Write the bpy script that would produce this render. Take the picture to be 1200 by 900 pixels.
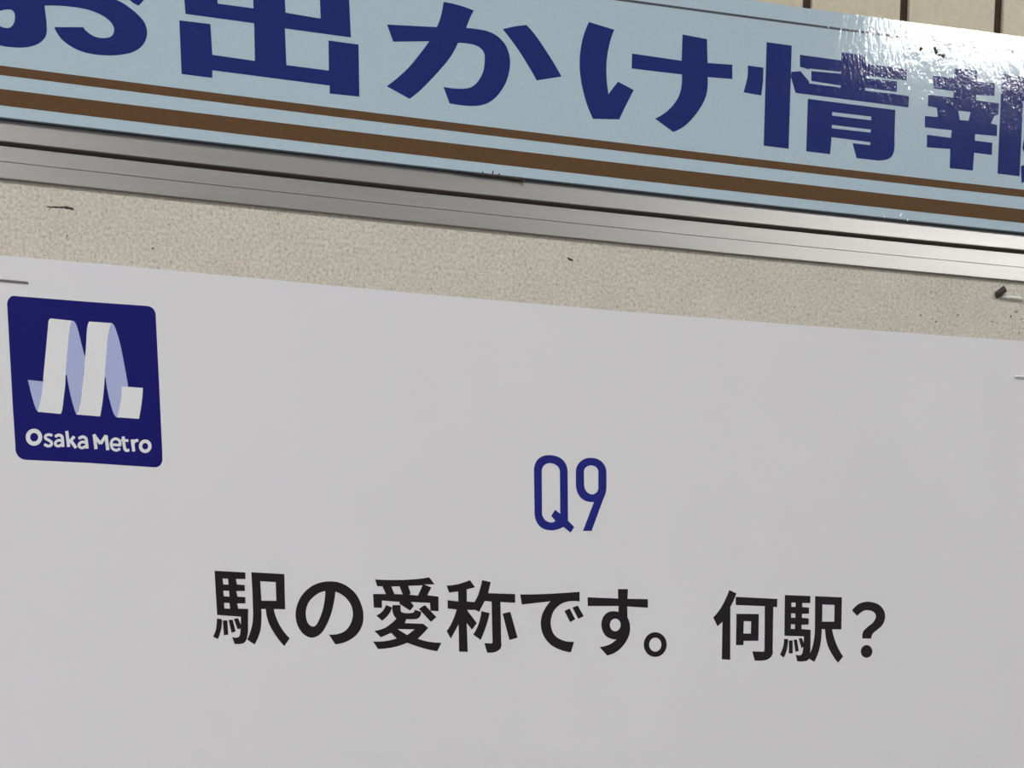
import bpy, bmesh, math, random
from mathutils import Vector, Matrix
from mathutils.geometry import delaunay_2d_cdt

for o in list(bpy.data.objects): bpy.data.objects.remove(o)
scene = bpy.context.scene
random.seed(7)
ZB = 1500.0        # height of the notice's headline above the floor, mm

def W(x, y, z):    # board millimetres -> world metres
    return Vector((x / 1000.0, y / 1000.0, (z + ZB) / 1000.0))

# ---------------------------------------------------------------- camera
cd = bpy.data.cameras.new('camera'); cam = bpy.data.objects.new('camera', cd)
scene.collection.objects.link(cam); scene.camera = cam
right = Vector((0.96545760, -0.26049451, -0.00585026))
up = Vector((0.05421586, 0.17887500, 0.98237692))
back = Vector((-0.25485732, -0.94876043, 0.18681916))
m = Matrix((right, up, back)).transposed().to_4x4()
m.translation = W(-197.698, -640.0, -149.295)
cam.matrix_world = m
cd.sensor_fit = 'HORIZONTAL'; cd.sensor_width = 36.0
cd.lens = 36.0 * 1839.42 / 1200.0
cd.shift_x = 0.0
cd.shift_y = (1374.14 - 450.0) / 1200.0      # the photo is the upper part of a taller picture
cd.clip_start = 0.02; cd.clip_end = 60

# ---------------------------------------------------------------- light
world = bpy.data.worlds.new('world'); scene.world = world; world.use_nodes = True
bg = world.node_tree.nodes['Background']
bg.inputs[0].default_value = (0.93, 0.97, 1.0, 1); bg.inputs[1].default_value = 0.50
vs = scene.view_settings
vs.view_transform = 'Standard'; vs.look = 'None'; vs.gamma = 1.0; vs.use_curve_mapping = False
vs.exposure = -0.13
LAMP = 76.0        # brightness of the ceiling luminaires' diffusers
# fluorescent luminaires: (x0, x1, y0, y1) in metres, at the ceiling
CEIL = 2.98
LAMPS = [(1.375, 2.63, -2.42, -2.26),
         (-1.75, -0.5, -1.66, -1.52), (-3.6, -2.35, -1.66, -1.52)]  # added fill lamps out of view, for even light on the poster

# ---------------------------------------------------------------- helpers
def coll(o): scene.collection.objects.link(o)
def link(name, me, mat=None, parent=None, label=None):
    o = bpy.data.objects.new(name, me); coll(o)
    if mat is not None:
        for mm in (mat if isinstance(mat, (list, tuple)) else [mat]): me.materials.append(mm)
    if parent is not None: o.parent = parent
    if label: o['label'] = label
    return o
def thing(name, label, cat, group=None, kind=None):
    o = bpy.data.objects.new(name, None); coll(o); o.empty_display_size = 0.02
    o['label'] = label; o['category'] = cat
    if group: o['group'] = group
    return o
def mesh(name, vs_, fs, smooth=False):
    me = bpy.data.meshes.new(name); me.from_pydata([tuple(v) for v in vs_], [], fs)
    me.validate(); me.update()
    if smooth:
        for p in me.polygons: p.use_smooth = True
    return me
def boxmesh(name, x0, x1, y0, y1, z0, z1, bev=0.0):
    bm = bmesh.new(); bmesh.ops.create_cube(bm, size=1)
    a = W(x0, y0, z0); b = W(x1, y1, z1)
    for v in bm.verts:
        v.co = Vector([a[i] + (v.co[i] + .5) * (b[i] - a[i]) for i in range(3)])
    if bev: bmesh.ops.bevel(bm, geom=bm.edges[:], offset=bev / 1000, segments=1, affect='EDGES')
    bmesh.ops.recalc_face_normals(bm, faces=bm.faces)
    me = bpy.data.meshes.new(name); bm.to_mesh(me); bm.free(); return me
def inside(p, poly):
    x, y = p; c = False; n = len(poly); j = n - 1
    for i in range(n):
        xi, yi = poly[i]; xj, yj = poly[j]
        if (yi > y) != (yj > y) and x < (xj - xi) * (y - yi) / (yj - yi) + xi: c = not c
        j = i
    return c
def fill(name, y, pos, neg, mat, parent, label=None):
    """flat print: union of outlines minus holes, in the plane y (mm)"""
    pos = [[(p[i], p[i + 1]) for i in range(0, len(p), 2)] for p in pos]
    neg = [[(p[i], p[i + 1]) for i in range(0, len(p), 2)] for p in neg]
    pts = []; edges = []
    for poly in pos + neg:
        k = len(pts); n = len(poly); pts += [Vector(q) for q in poly]
        edges += [(k + i, k + (i + 1) % n) for i in range(n)]
    vo, eo, fo, *_ = delaunay_2d_cdt(pts, edges, [], 0, 1e-4)
    fs = []
    for f in fo:
        c = sum((vo[i] for i in f), Vector((0, 0))) / len(f)
        if any(inside(c, q) for q in pos) and not any(inside(c, q) for q in neg):
            a, b, d = (vo[i] for i in f[:3])
            if (b - a).cross(d - a) < 0: f = f[::-1]
            fs.append(list(f))
    used = sorted({i for f in fs for i in f}); mp = {u: k for k, u in enumerate(used)}
    me = mesh(name, [W(vo[u].x, y, vo[u].y) for u in used], [[mp[i] for i in f] for f in fs])
    return link(name, me, mat, parent, label)
def tube(pts, r, n=10):
    vsx = []; fs = []
    for i, p in enumerate(pts):
        p = Vector(p); a = Vector(pts[max(i - 1, 0)]); b = Vector(pts[min(i + 1, len(pts) - 1)])
        t = (b - a).normalized(); u = t.cross(Vector((0, 0, 1)))
        if u.length < .1: u = t.cross(Vector((0, 1, 0)))
        u.normalize(); w = t.cross(u)
        for k in range(n):
            an = 2 * math.pi * k / n
            vsx.append(p + (u * math.cos(an) + w * math.sin(an)) * r)
    for i in range(len(pts) - 1):
        for k in range(n):
            fs.append([i * n + k, i * n + (k + 1) % n, (i + 1) * n + (k + 1) % n, (i + 1) * n + k])
    fs.append(list(range(n))[::-1]); fs.append([(len(pts) - 1) * n + k for k in range(n)])
    return vsx, fs

# ---------------------------------------------------------------- materials
def srgb(r, g, b):
    f = lambda c: (c / 255 / 12.92) if c / 255 <= .04045 else ((c / 255 + .055) / 1.055) ** 2.4
    return (f(r), f(g), f(b), 1)
def mat(name, col, rough=.5, metal=0.0, spec=.5, noise=None, bump=None):
    """noise=(scale, amount, stretch) varies the colour; bump = list of (scale, strength, distance_mm, stretch)"""
    m_ = bpy.data.materials.new(name); m_.use_nodes = True; nt = m_.node_tree; N = nt.nodes; L = nt.links
    b = N['Principled BSDF']; b.inputs['Base Color'].default_value = col
    b.inputs['Roughness'].default_value = rough; b.inputs['Metallic'].default_value = metal
    b.inputs['Specular IOR Level'].default_value = spec
    geo = N.new('ShaderNodeNewGeometry')
    def coord(st):
        mp = N.new('ShaderNodeMapping'); mp.inputs['Scale'].default_value = st
        L.new(geo.outputs['Position'], mp.inputs['Vector']); return mp.outputs[0]
    if noise:
        sc, am, st = noise
        t = N.new('ShaderNodeTexNoise'); t.inputs['Scale'].default_value = sc; t.inputs['Detail'].default_value = 4
        L.new(coord(st), t.inputs['Vector'])
        r = N.new('ShaderNodeMapRange'); r.inputs[1].default_value = .3; r.inputs[2].default_value = .7
        r.inputs[3].default_value = 1 - am; r.inputs[4].default_value = 1 + am
        L.new(t.outputs[0], r.inputs[0])
        mx = N.new('ShaderNodeVectorMath'); mx.operation = 'SCALE'
        mx.inputs[0].default_value = col[:3]; L.new(r.outputs[0], mx.inputs['Scale'])
        L.new(mx.outputs[0], b.inputs['Base Color'])
    prev = None
    for (sc, stg, dist, st) in (bump or []):
        t = N.new('ShaderNodeTexNoise'); t.inputs['Scale'].default_value = sc; t.inputs['Detail'].default_value = 3
        L.new(coord(st), t.inputs['Vector'])
        bp = N.new('ShaderNodeBump'); bp.inputs['Strength'].default_value = stg
        bp.inputs['Distance'].default_value = dist / 1000
        L.new(t.outputs[0], bp.inputs['Height'])
        if prev: L.new(prev.outputs[0], bp.inputs['Normal'])
        prev = bp
    if prev: L.new(prev.outputs[0], b.inputs['Normal'])
    return m_
U = (1, 1, 1)
FILM = [(26, 1.0, .12, (1, 1, 1)), (400, 1.0, .031, (1.5, 1, .8)), (1000, 1.0, .010, U)]
M = {}
M['sign'] = mat('pale_blue_film', srgb(174, 193, 205), .055, noise=(900, .03, U), bump=FILM)
M['navy'] = mat('navy_film', srgb(26, 42, 108), .055, noise=(900, .05, U), bump=FILM)
M['brown'] = mat('brown_film', srgb(94, 69, 46), .055, noise=(700, .08, U), bump=FILM)
M['border'] = mat('grey_line_film', srgb(80, 82, 90), .055, bump=FILM)
M['edge'] = mat('dark_edge_and_shadow_gap', srgb(44, 52, 66), .5)  # plate edge; also paints the shadow gap below the sign
M['alu'] = mat('brushed_aluminium', srgb(172, 170, 168), .38, metal=1.0, noise=(60, .03, (.3, 1, 6)),
               bump=[(1500, .25, .02, (.03, 1, 1))])
M['gasket'] = mat('dark_brown_gasket', srgb(52, 44, 36), .6)
M['paper'] = mat('matt_white_paper', srgb(215, 214, 218), .55, spec=.3, noise=(14, .012, U), bump=[(9, .5, 1.2, U), (1400, .15, .02, U)])
M['logo_blue'] = mat('logo_blue_ink', srgb(12, 12, 100), .5, spec=.15, noise=(300, .04, U))
M['ink_blue'] = mat('headline_blue_ink', srgb(20, 28, 118), .5, spec=.2)
M['lilac'] = mat('lilac_ink', srgb(164, 172, 212), .5, spec=.3)
M['white_ink'] = mat('white_print', srgb(219, 219, 222), .5, spec=.3)
M['black_ink'] = mat('black_ink', srgb(28, 23, 27), .5, spec=.15)
M['steel'] = mat('staple_steel', srgb(250, 250, 250), .55, metal=1.0)
M['dull_steel'] = mat('tarnished_steel', srgb(150, 146, 142), .45, metal=1.0)
M['rust'] = mat('dark_rust', srgb(62, 54, 56), .7)
M['grime'] = mat('dark_adhesive_grime', srgb(58, 50, 46), .8)
M['scratch_glint'] = mat('painted_glint_white', srgb(240, 245, 250), .3)  # white that stands in for specular glints
M['tile'] = mat('beige_glazed_tile', srgb(197, 187, 163), .4, noise=(500, .07, U), bump=[(300, .3, .1, U)])
M['grout'] = mat('dark_brown_grout', srgb(66, 54, 46), .9, noise=(400, .1, U))
M['plain'] = mat('pale_plaster', srgb(205, 203, 198), .8)
M['floor'] = mat('grey_floor_stone', srgb(150, 148, 142), .6, noise=(6, .08, U))
M['case'] = mat('white_lamp_casing', srgb(225, 225, 222), .5)

def fabric():
    """speckled beige pinboard covering"""
    m_ = bpy.data.materials.new('speckled_pinboard_covering'); m_.use_nodes = True
    nt = m_.node_tree; N = nt.nodes; L = nt.links; b = N['Principled BSDF']
    b.inputs['Roughness'].default_value = .85; b.inputs['Specular IOR Level'].default_value = .2
    geo = N.new('ShaderNodeNewGeometry')
    def noise(sc, det, ro=.6):
        t = N.new('ShaderNodeTexNoise'); t.inputs['Scale'].default_value = sc
        t.inputs['Detail'].default_value = det; t.inputs['Roughness'].default_value = ro
        L.new(geo.outputs['Position'], t.inputs['Vector']); return t.outputs[0]
    fine = noise(850, 3, .75); big = noise(45, 3)
    r = N.new('ShaderNodeValToRGB'); e = r.color_ramp.elements
    e[0].position = .27; e[0].color = srgb(128, 124, 114)
    e[1].position = .60; e[1].color = srgb(214, 209, 199)
    e2 = e.new(.40); e2.color = srgb(188, 183, 172)
    L.new(fine, r.inputs[0])
    r2 = N.new('ShaderNodeValToRGB'); e = r2.color_ramp.elements
    e[0].position = .35; e[0].color = (.93, .92, .89, 1); e[1].position = .65; e[1].color = (1.0, .985, .98, 1)
    L.new(big, r2.inputs[0])
    mx = N.new('ShaderNodeMix'); mx.data_type = 'RGBA'; mx.blend_type = 'MULTIPLY'; mx.inputs[0].default_value = 1
    L.new(r.outputs[0], mx.inputs[6]); L.new(r2.outputs[0], mx.inputs[7])
    L.new(mx.outputs[2], b.inputs['Base Color'])
    bp = N.new('ShaderNodeBump'); bp.inputs['Strength'].default_value = .6; bp.inputs['Distance'].default_value = .0003
    L.new(fine, bp.inputs['Height']); L.new(bp.outputs[0], b.inputs['Normal'])
    return m_
M['fabric'] = fabric()
lm = bpy.data.materials.new('lamp_diffuser'); lm.use_nodes = True
lb = lm.node_tree.nodes['Principled BSDF']; lb.inputs['Base Color'].default_value = (.9, .9, .9, 1)
lb.inputs['Emission Color'].default_value = (1, .985, .96, 1); lb.inputs['Emission Strength'].default_value = LAMP
M['lamp'] = lm

# ---------------------------------------------------------------- traced print outlines, mm on the board
DATA = {
'お': (-3.75, [[-217.86,142.17,-217.76,143.0,-217.52,143.83,-217.16,144.65,-216.69,145.43,-216.05,146.22,-215.31,146.94,-214.51,147.61,-213.68,148.23,-212.62,148.93,-211.52,149.58,-210.41,150.17,-209.27,150.74,-208.32,151.19,-207.35,151.59,-206.38,151.96,-205.4,152.32,-204.86,152.5,-204.32,152.65,-203.77,152.79,-203.29,152.88,-202.92,158.87,-215.45,157.3,-215.12,162.27,-202.61,163.86,-202.28,169.14,-191.99,170.46,-192.31,165.16,-184.52,166.15,-184.81,161.13,-192.89,160.12,-193.14,155.91,-192.16,156.13,-191.1,156.35,-190.03,156.53,-188.96,156.68,-187.75,156.81,-186.55,156.92,-185.34,156.98,-184.14,157.0,-182.69,156.98,-181.24,156.91,-179.8,156.8,-178.37,156.65,-176.91,156.45,-175.47,156.22,-174.03,155.95,-172.6,155.66,-171.26,155.37,-169.92,155.05,-168.6,154.7,-167.31,154.28,-166.42,153.93,-165.58,153.51,-164.76,153.05,-163.96,152.57,-163.21,152.1,-162.48,151.61,-161.78,151.08,-161.1,150.52,-160.6,150.06,-160.11,149.57,-159.68,149.04,-159.32,148.46,-159.05,147.84,-158.87,147.18,-158.75,146.5,-158.7,145.8,-158.73,145.21,-158.83,144.62,-158.99,144.03,-159.21,143.45,-159.53,142.79,-159.9,142.15,-160.33,141.54,-160.83,140.97,-161.47,140.38,-162.17,139.85,-162.9,139.37,-163.67,138.95,-164.53,138.56,-165.41,138.24,-166.3,137.97,-167.19,137.73,-168.18,137.47,-169.18,137.25,-170.17,137.06,-171.17,136.91,-172.53,136.75,-173.88,136.63,-175.23,136.55,-176.57,136.52,-177.81,136.54,-179.03,136.61,-180.24,136.73,-181.43,136.91,-182.43,137.14,-183.4,137.42,-184.34,137.76,-185.25,138.14,-186.0,138.5,-186.72,138.91,-187.41,139.36,-188.06,139.85,-188.51,140.26,-188.92,140.71,-189.3,141.19,-189.65,141.69,-189.93,142.12,-190.18,142.56,-190.41,143.03,-190.64,143.59,-180.69,144.76,-180.49,144.44,-180.27,144.17,-180.04,143.92,-179.77,143.69,-179.34,143.37,-178.89,143.07,-178.41,142.8,-177.91,142.57,-177.4,142.39,-176.87,142.24,-176.33,142.13,-175.77,142.06,-175.17,142.04,-174.57,142.06,-173.95,142.11,-173.34,142.21,-172.83,142.31,-172.33,142.45,-171.84,142.63,-171.39,142.88,-171.06,143.13,-170.78,143.44,-170.55,143.78,-170.38,144.13,-170.24,144.55,-170.16,144.97,-170.14,145.38,-170.19,145.78,-170.35,146.24,-170.57,146.67,-170.85,147.07,-171.17,147.44,-171.58,147.83,-172.03,148.18,-172.52,148.49,-173.03,148.77,-173.71,149.1,-174.41,149.39,-175.14,149.64,-175.88,149.86,-176.81,150.09,-177.76,150.29,-178.73,150.45,-179.71,150.56,-180.89,150.65,-182.1,150.69,-183.3,150.7,-184.51,150.69,-185.71,150.67,-186.92,150.63,-188.12,150.56,-189.33,150.47,-190.38,150.37,-191.44,150.26,-192.5,150.12,-193.48,149.97,-193.45,149.47,-193.41,148.9,-193.37,148.33,-193.33,147.75,-193.27,146.98,-193.21,146.22,-193.15,145.44,-193.13,144.66,-193.13,143.77,-193.14,142.87,-193.21,141.96,-193.4,141.05,-193.61,140.49,-193.92,139.95,-194.3,139.45,-194.73,138.98,-195.3,138.46,-195.92,137.98,-196.57,137.56,-197.26,137.2,-198.22,136.8,-199.19,136.47,-200.18,136.2,-201.17,135.99,-202.26,135.81,-203.34,135.7,-204.42,135.63,-205.49,135.58,-206.45,135.55,-207.41,135.54,-208.36,135.58,-209.28,135.68,-210.49,135.87,-211.68,136.11,-212.84,136.42,-213.95,136.83,-214.79,137.23,-215.58,137.71,-216.29,138.27,-216.89,138.94,-217.32,139.65,-217.63,140.45,-217.81,141.29],[-171.3,162.95,-170.36,163.07,-169.49,162.69,-168.69,162.1,-167.9,161.58,-166.8,160.98,-165.73,160.33,-164.68,159.66,-163.64,158.98,-162.55,158.24,-161.47,157.48,-160.41,156.7,-159.32,155.87,-161.22,153.85,-161.77,153.99,-162.27,154.14,-162.75,154.32,-163.21,154.53,-163.64,154.79,-164.04,155.09,-164.43,155.37,-164.87,155.58,-167.23,156.37,-169.62,157.11,-172.03,157.79,-174.51,158.44,-174.1,159.77,-173.42,161.03,-172.48,162.14]], [[-211.5,143.8,-211.38,144.23,-211.15,144.66,-210.84,145.06,-210.48,145.42,-210.05,145.76,-209.57,146.05,-209.07,146.29,-208.55,146.52,-208.02,146.74,-207.49,146.94,-206.95,147.1,-206.4,147.22,-205.92,147.3,-205.44,147.34,-204.97,147.33,-204.55,147.23,-204.28,147.07,-204.07,146.84,-203.91,146.55,-203.79,146.25,-203.71,145.89,-203.68,145.52,-203.7,145.13,-203.75,144.74,-203.84,144.27,-203.97,143.81,-204.15,143.35,-204.38,142.91,-204.62,142.55,-204.91,142.21,-205.23,141.92,-205.6,141.69,-206.05,141.53,-206.52,141.44,-207.0,141.42,-207.47,141.43,-207.95,141.49,-208.42,141.6,-208.87,141.75,-209.31,141.92,-209.73,142.1,-210.14,142.31,-210.53,142.55,-210.88,142.82,-211.12,143.03,-211.34,143.27,-211.48,143.52]]),
'出': (-3.75, [[-145.54,165.19,-133.9,164.99,-133.4,157.87,-120.73,157.89,-120.5,174.29,-109.66,174.56,-109.16,157.88,-96.42,157.48,-96.6,168.53,-85.83,168.18,-85.4,152.59,-109.57,152.71,-109.41,140.81,-93.88,140.73,-93.73,150.66,-82.61,150.59,-82.71,133.32,-93.78,133.15,-93.7,135.82,-136.22,136.1,-136.32,133.6,-147.22,133.68,-147.24,150.89,-136.27,150.97,-136.01,141.12,-120.8,140.88,-120.66,153.08,-144.98,153.2]], []),
'か': (-3.75, [[-50.38,168.49,-48.83,168.44,-47.36,168.36,-45.9,168.23,-44.45,168.07,-43.04,167.87,-41.65,167.63,-40.27,167.35,-38.82,167.01,-39.23,166.37,-39.58,165.79,-39.9,165.21,-40.2,164.63,-40.65,163.66,-41.08,162.69,-41.49,161.72,-41.84,160.83,-40.79,160.9,-39.64,160.95,-38.49,160.97,-37.35,160.96,-36.35,160.94,-35.35,160.9,-34.36,160.82,-33.39,160.68,-32.52,160.5,-31.67,160.27,-30.85,159.99,-30.07,159.63,-29.24,159.16,-28.46,158.63,-27.74,158.03,-27.09,157.38,-26.56,156.7,-26.12,155.96,-25.75,155.18,-25.44,154.39,-25.21,153.63,-25.05,152.85,-24.95,152.06,-24.92,151.25,-24.97,150.3,-25.08,149.34,-25.26,148.38,-25.48,147.42,-25.74,146.5,-26.05,145.58,-26.42,144.67,-26.85,143.78,-27.36,142.88,-27.94,142.01,-28.56,141.16,-29.21,140.32,-29.75,139.68,-30.32,139.06,-30.93,138.47,-31.57,137.91,-32.2,137.42,-32.86,136.98,-33.55,136.57,-34.27,136.21,-35.08,135.87,-35.91,135.58,-36.76,135.34,-37.61,135.15,-38.78,134.96,-39.94,134.81,-41.1,134.71,-42.26,134.65,-43.84,134.61,-45.41,134.61,-46.97,134.65,-48.56,134.74,-50.85,140.11,-49.57,140.02,-48.43,139.98,-47.29,139.99,-46.13,140.03,-44.98,140.11,-43.83,140.22,-42.68,140.4,-41.54,140.65,-40.84,140.88,-40.17,141.18,-39.52,141.54,-38.92,141.96,-38.35,142.45,-37.84,143.0,-37.37,143.58,-36.94,144.18,-36.5,144.84,-36.1,145.52,-35.76,146.21,-35.47,146.92,-35.25,147.64,-35.1,148.37,-35.0,149.11,-34.92,149.84,-34.84,150.57,-34.79,151.29,-34.8,152.01,-34.89,152.7,-35.03,153.14,-35.24,153.55,-35.51,153.94,-35.84,154.28,-36.26,154.6,-36.73,154.88,-37.24,155.11,-37.78,155.29,-38.49,155.47,-39.21,155.59,-39.96,155.66,-40.71,155.69,-41.8,155.7,-42.89,155.66,-43.99,155.59,-45.04,155.48,-45.64,154.27,-46.33,153.03,-47.08,151.81,-47.89,150.62,-48.82,149.39,-49.81,148.2,-50.84,147.03,-51.88,145.87,-52.85,144.81,-53.84,143.77,-54.84,142.74,-55.85,141.71,-56.82,140.73,-57.8,139.74,-58.8,138.78,-59.82,137.84,-60.77,137.01,-61.75,136.2,-62.75,135.41,-63.81,134.62,-72.41,137.93,-70.93,139.03,-69.58,140.09,-68.25,141.18,-66.96,142.29,-65.93,143.22,-64.93,144.17,-63.96,145.14,-63.02,146.14,-62.0,147.29,-61.01,148.47,-60.03,149.65,-59.07,150.85,-58.26,151.85,-57.46,152.86,-56.67,153.88,-55.99,154.78,-69.64,153.03,-71.82,158.44,-53.08,159.8,-52.73,160.49,-52.38,161.23,-52.06,161.98,-51.77,162.73,-51.53,163.45,-51.32,164.18,-51.13,164.92,-50.95,165.65,-50.79,166.34,-50.65,167.03,-50.51,167.73],[-27.73,162.06,-26.43,162.53,-25.23,162.93,-24.03,163.3,-22.82,163.65,-21.74,163.92,-20.66,164.16,-19.57,164.38,-18.44,164.57,-17.53,163.87,-16.68,163.16,-15.86,162.42,-15.08,161.65,-13.94,160.44,-12.85,159.2,-11.78,157.94,-10.72,156.67,-9.86,155.62,-9.01,154.56,-8.17,153.49,-7.35,152.41,-6.69,151.5,-6.04,150.59,-5.4,149.67,-4.72,148.65,-6.0,148.35,-7.15,148.08,-8.3,147.8,-9.45,147.52,-10.71,147.21,-11.98,146.9,-13.24,146.58,-14.57,146.25,-15.31,147.39,-16.05,148.47,-16.82,149.54,-17.6,150.6,-18.73,152.08,-19.87,153.55,-21.04,155.0,-22.25,156.42,-23.55,157.86,-24.88,159.26,-26.25,160.64]], []),
'け': (-3.75, [[6.21,168.53,16.35,167.07,15.87,166.02,15.46,165.03,15.09,164.03,14.76,163.03,14.42,161.84,14.11,160.64,13.84,159.44,13.63,158.24,13.46,157.06,13.35,155.88,13.28,154.7,13.24,153.52,13.25,152.35,13.29,151.18,13.37,150.01,13.48,148.85,13.61,147.76,13.77,146.67,13.96,145.59,14.15,144.68,14.45,145.1,14.87,145.67,15.31,146.23,15.75,146.78,16.28,147.44,16.83,148.1,17.38,148.74,17.99,149.44,24.38,147.24,23.88,146.36,23.41,145.54,22.95,144.72,22.5,143.89,21.98,142.95,21.46,142.01,20.95,141.06,20.44,140.12,19.97,139.21,19.51,138.3,19.05,137.39,18.57,136.43,7.89,135.49,7.2,136.69,6.57,137.87,5.98,139.07,5.44,140.29,4.94,141.55,4.49,142.82,4.08,144.11,3.71,145.41,3.39,146.68,3.1,147.97,2.86,149.26,2.67,150.57,2.55,151.87,2.49,153.18,2.48,154.5,2.53,155.82,2.64,157.16,2.82,158.49,3.05,159.83,3.33,161.16,3.6,162.23,3.92,163.29,4.29,164.34,4.68,165.39,5.01,166.17,5.36,166.95,5.75,167.72],[44.05,168.72,54.24,168.28,54.61,160.02,64.95,160.59,65.06,155.54,54.71,155.11,54.81,154.01,54.84,152.81,54.79,151.6,54.65,150.39,54.46,149.44,54.19,148.5,53.84,147.56,53.43,146.64,52.91,145.65,52.32,144.67,51.67,143.71,51.0,142.77,50.27,141.83,49.5,140.9,48.69,140.0,47.85,139.12,47.11,138.39,46.34,137.68,45.54,137.0,44.68,136.38,43.76,135.79,42.8,135.25,41.81,134.77,40.75,134.32,33.14,138.24,34.37,138.86,35.44,139.46,36.46,140.12,37.44,140.83,38.39,141.6,39.28,142.42,40.12,143.28,40.91,144.18,41.51,144.93,42.06,145.72,42.55,146.53,42.97,147.36,43.32,148.27,43.6,149.18,43.81,150.11,43.96,151.03,44.06,152.0,44.1,152.97,44.07,153.93,43.98,154.83,23.42,154.6,23.58,159.76,43.84,159.59]], []),
'情': (-3.75, [[71.36,161.03,78.05,161.04,78.03,156.27,77.42,151.11,69.84,151.4,70.13,152.26,70.37,153.04,70.59,153.82,70.8,154.6,71.0,155.36,71.19,156.13,71.35,156.9,71.45,157.66,71.5,158.49,71.5,159.31,71.46,160.13],[79.15,170.13,89.86,170.14,89.63,133.38,78.88,133.41],[93.42,167.32,111.27,167.35,111.32,170.21,121.78,170.36,122.05,167.33,140.17,167.53,140.2,163.37,136.02,163.4,136.07,158.93,135.9,157.99,141.61,157.81,141.55,153.74,91.95,153.62,90.98,156.17,89.79,159.09,89.96,160.88,93.87,161.56,98.67,157.51,98.49,162.43,93.55,163.09],[97.35,152.11,135.76,152.22,135.85,141.28,135.98,140.28,136.01,139.26,135.95,138.23,135.8,137.2,135.64,136.58,135.39,135.96,135.04,135.37,134.58,134.84,134.01,134.41,133.35,134.05,132.64,133.77,131.91,133.56,130.88,133.32,129.83,133.15,128.77,133.04,127.72,133.01,119.32,132.99,117.33,138.23,125.14,138.28,125.1,139.36,108.12,139.46,107.67,133.23,97.21,133.24]], [[97.56,162.9,111.4,163.26,111.31,162.6,97.58,162.09],[97.7,158.61,111.43,158.38,111.34,157.67,97.73,157.61],[122.22,163.1,136.3,163.26,140.78,163.34,140.8,162.75,122.26,162.16],[122.09,158.73,135.97,158.79,141.75,158.81,141.78,158.04,122.13,157.73],[108.04,148.5,125.17,148.67,125.23,147.35,108.08,147.24],[108.05,143.89,125.21,143.97,125.19,142.88,108.09,142.69]]),
'報': (-3.75, [[161.6,170.13,171.77,170.54,172.0,166.4,180.13,166.8,180.25,162.14,171.93,161.57,172.03,159.62,182.51,159.63,182.39,155.57,180.66,154.82,179.15,151.8,182.07,151.55,182.16,147.47,172.16,147.17,172.16,144.8,180.22,144.78,180.26,140.27,172.05,140.24,171.86,133.61,161.22,133.42,161.06,140.54,150.4,140.08,150.31,144.69,161.21,144.64,161.39,147.47,149.22,147.31,149.03,151.45,154.83,151.67,154.27,154.96,150.21,155.19,150.15,159.32,161.54,159.45,161.54,161.84,152.21,161.87,151.99,166.41,161.65,166.55],[183.06,170.6,209.75,170.74,210.15,159.42,210.14,158.73,209.98,158.02,209.68,157.34,209.24,156.72,208.74,156.29,208.12,155.95,207.44,155.72,206.74,155.58,205.2,155.44,203.66,155.4,202.13,155.46,200.57,155.63,199.99,158.96,203.14,159.87,203.12,162.27,193.49,161.78,193.61,133.58,183.27,133.61],[194.95,149.14,211.25,148.8,211.08,147.52,210.77,146.31,210.33,145.12,209.74,143.97,208.63,142.75,207.21,141.64,206.07,140.53,205.76,139.34,206.49,138.36,207.92,137.76,209.65,137.31,211.27,136.79,211.83,136.54,212.38,136.31,212.94,136.08,213.62,135.81,208.69,131.77,207.67,132.08,206.73,132.4,205.81,132.77,204.92,133.16,204.08,133.73,203.31,134.4,202.53,134.93,201.62,135.11,200.61,134.82,199.7,134.2,198.83,133.44,197.9,132.76,197.13,132.33,196.36,131.92,195.57,131.52,194.64,131.08,193.89,137.35,194.78,137.72,195.57,138.13,196.32,138.59,197.02,139.09,197.3,139.34,197.52,139.63,197.64,139.93,197.63,140.21,197.39,140.56,196.99,140.85,196.54,141.13,196.14,141.46,195.6,142.1,195.1,142.76,194.63,143.43,194.18,144.14]], [[163.99,154.97,169.63,155.04,168.82,151.75,164.96,151.61]]),
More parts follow.
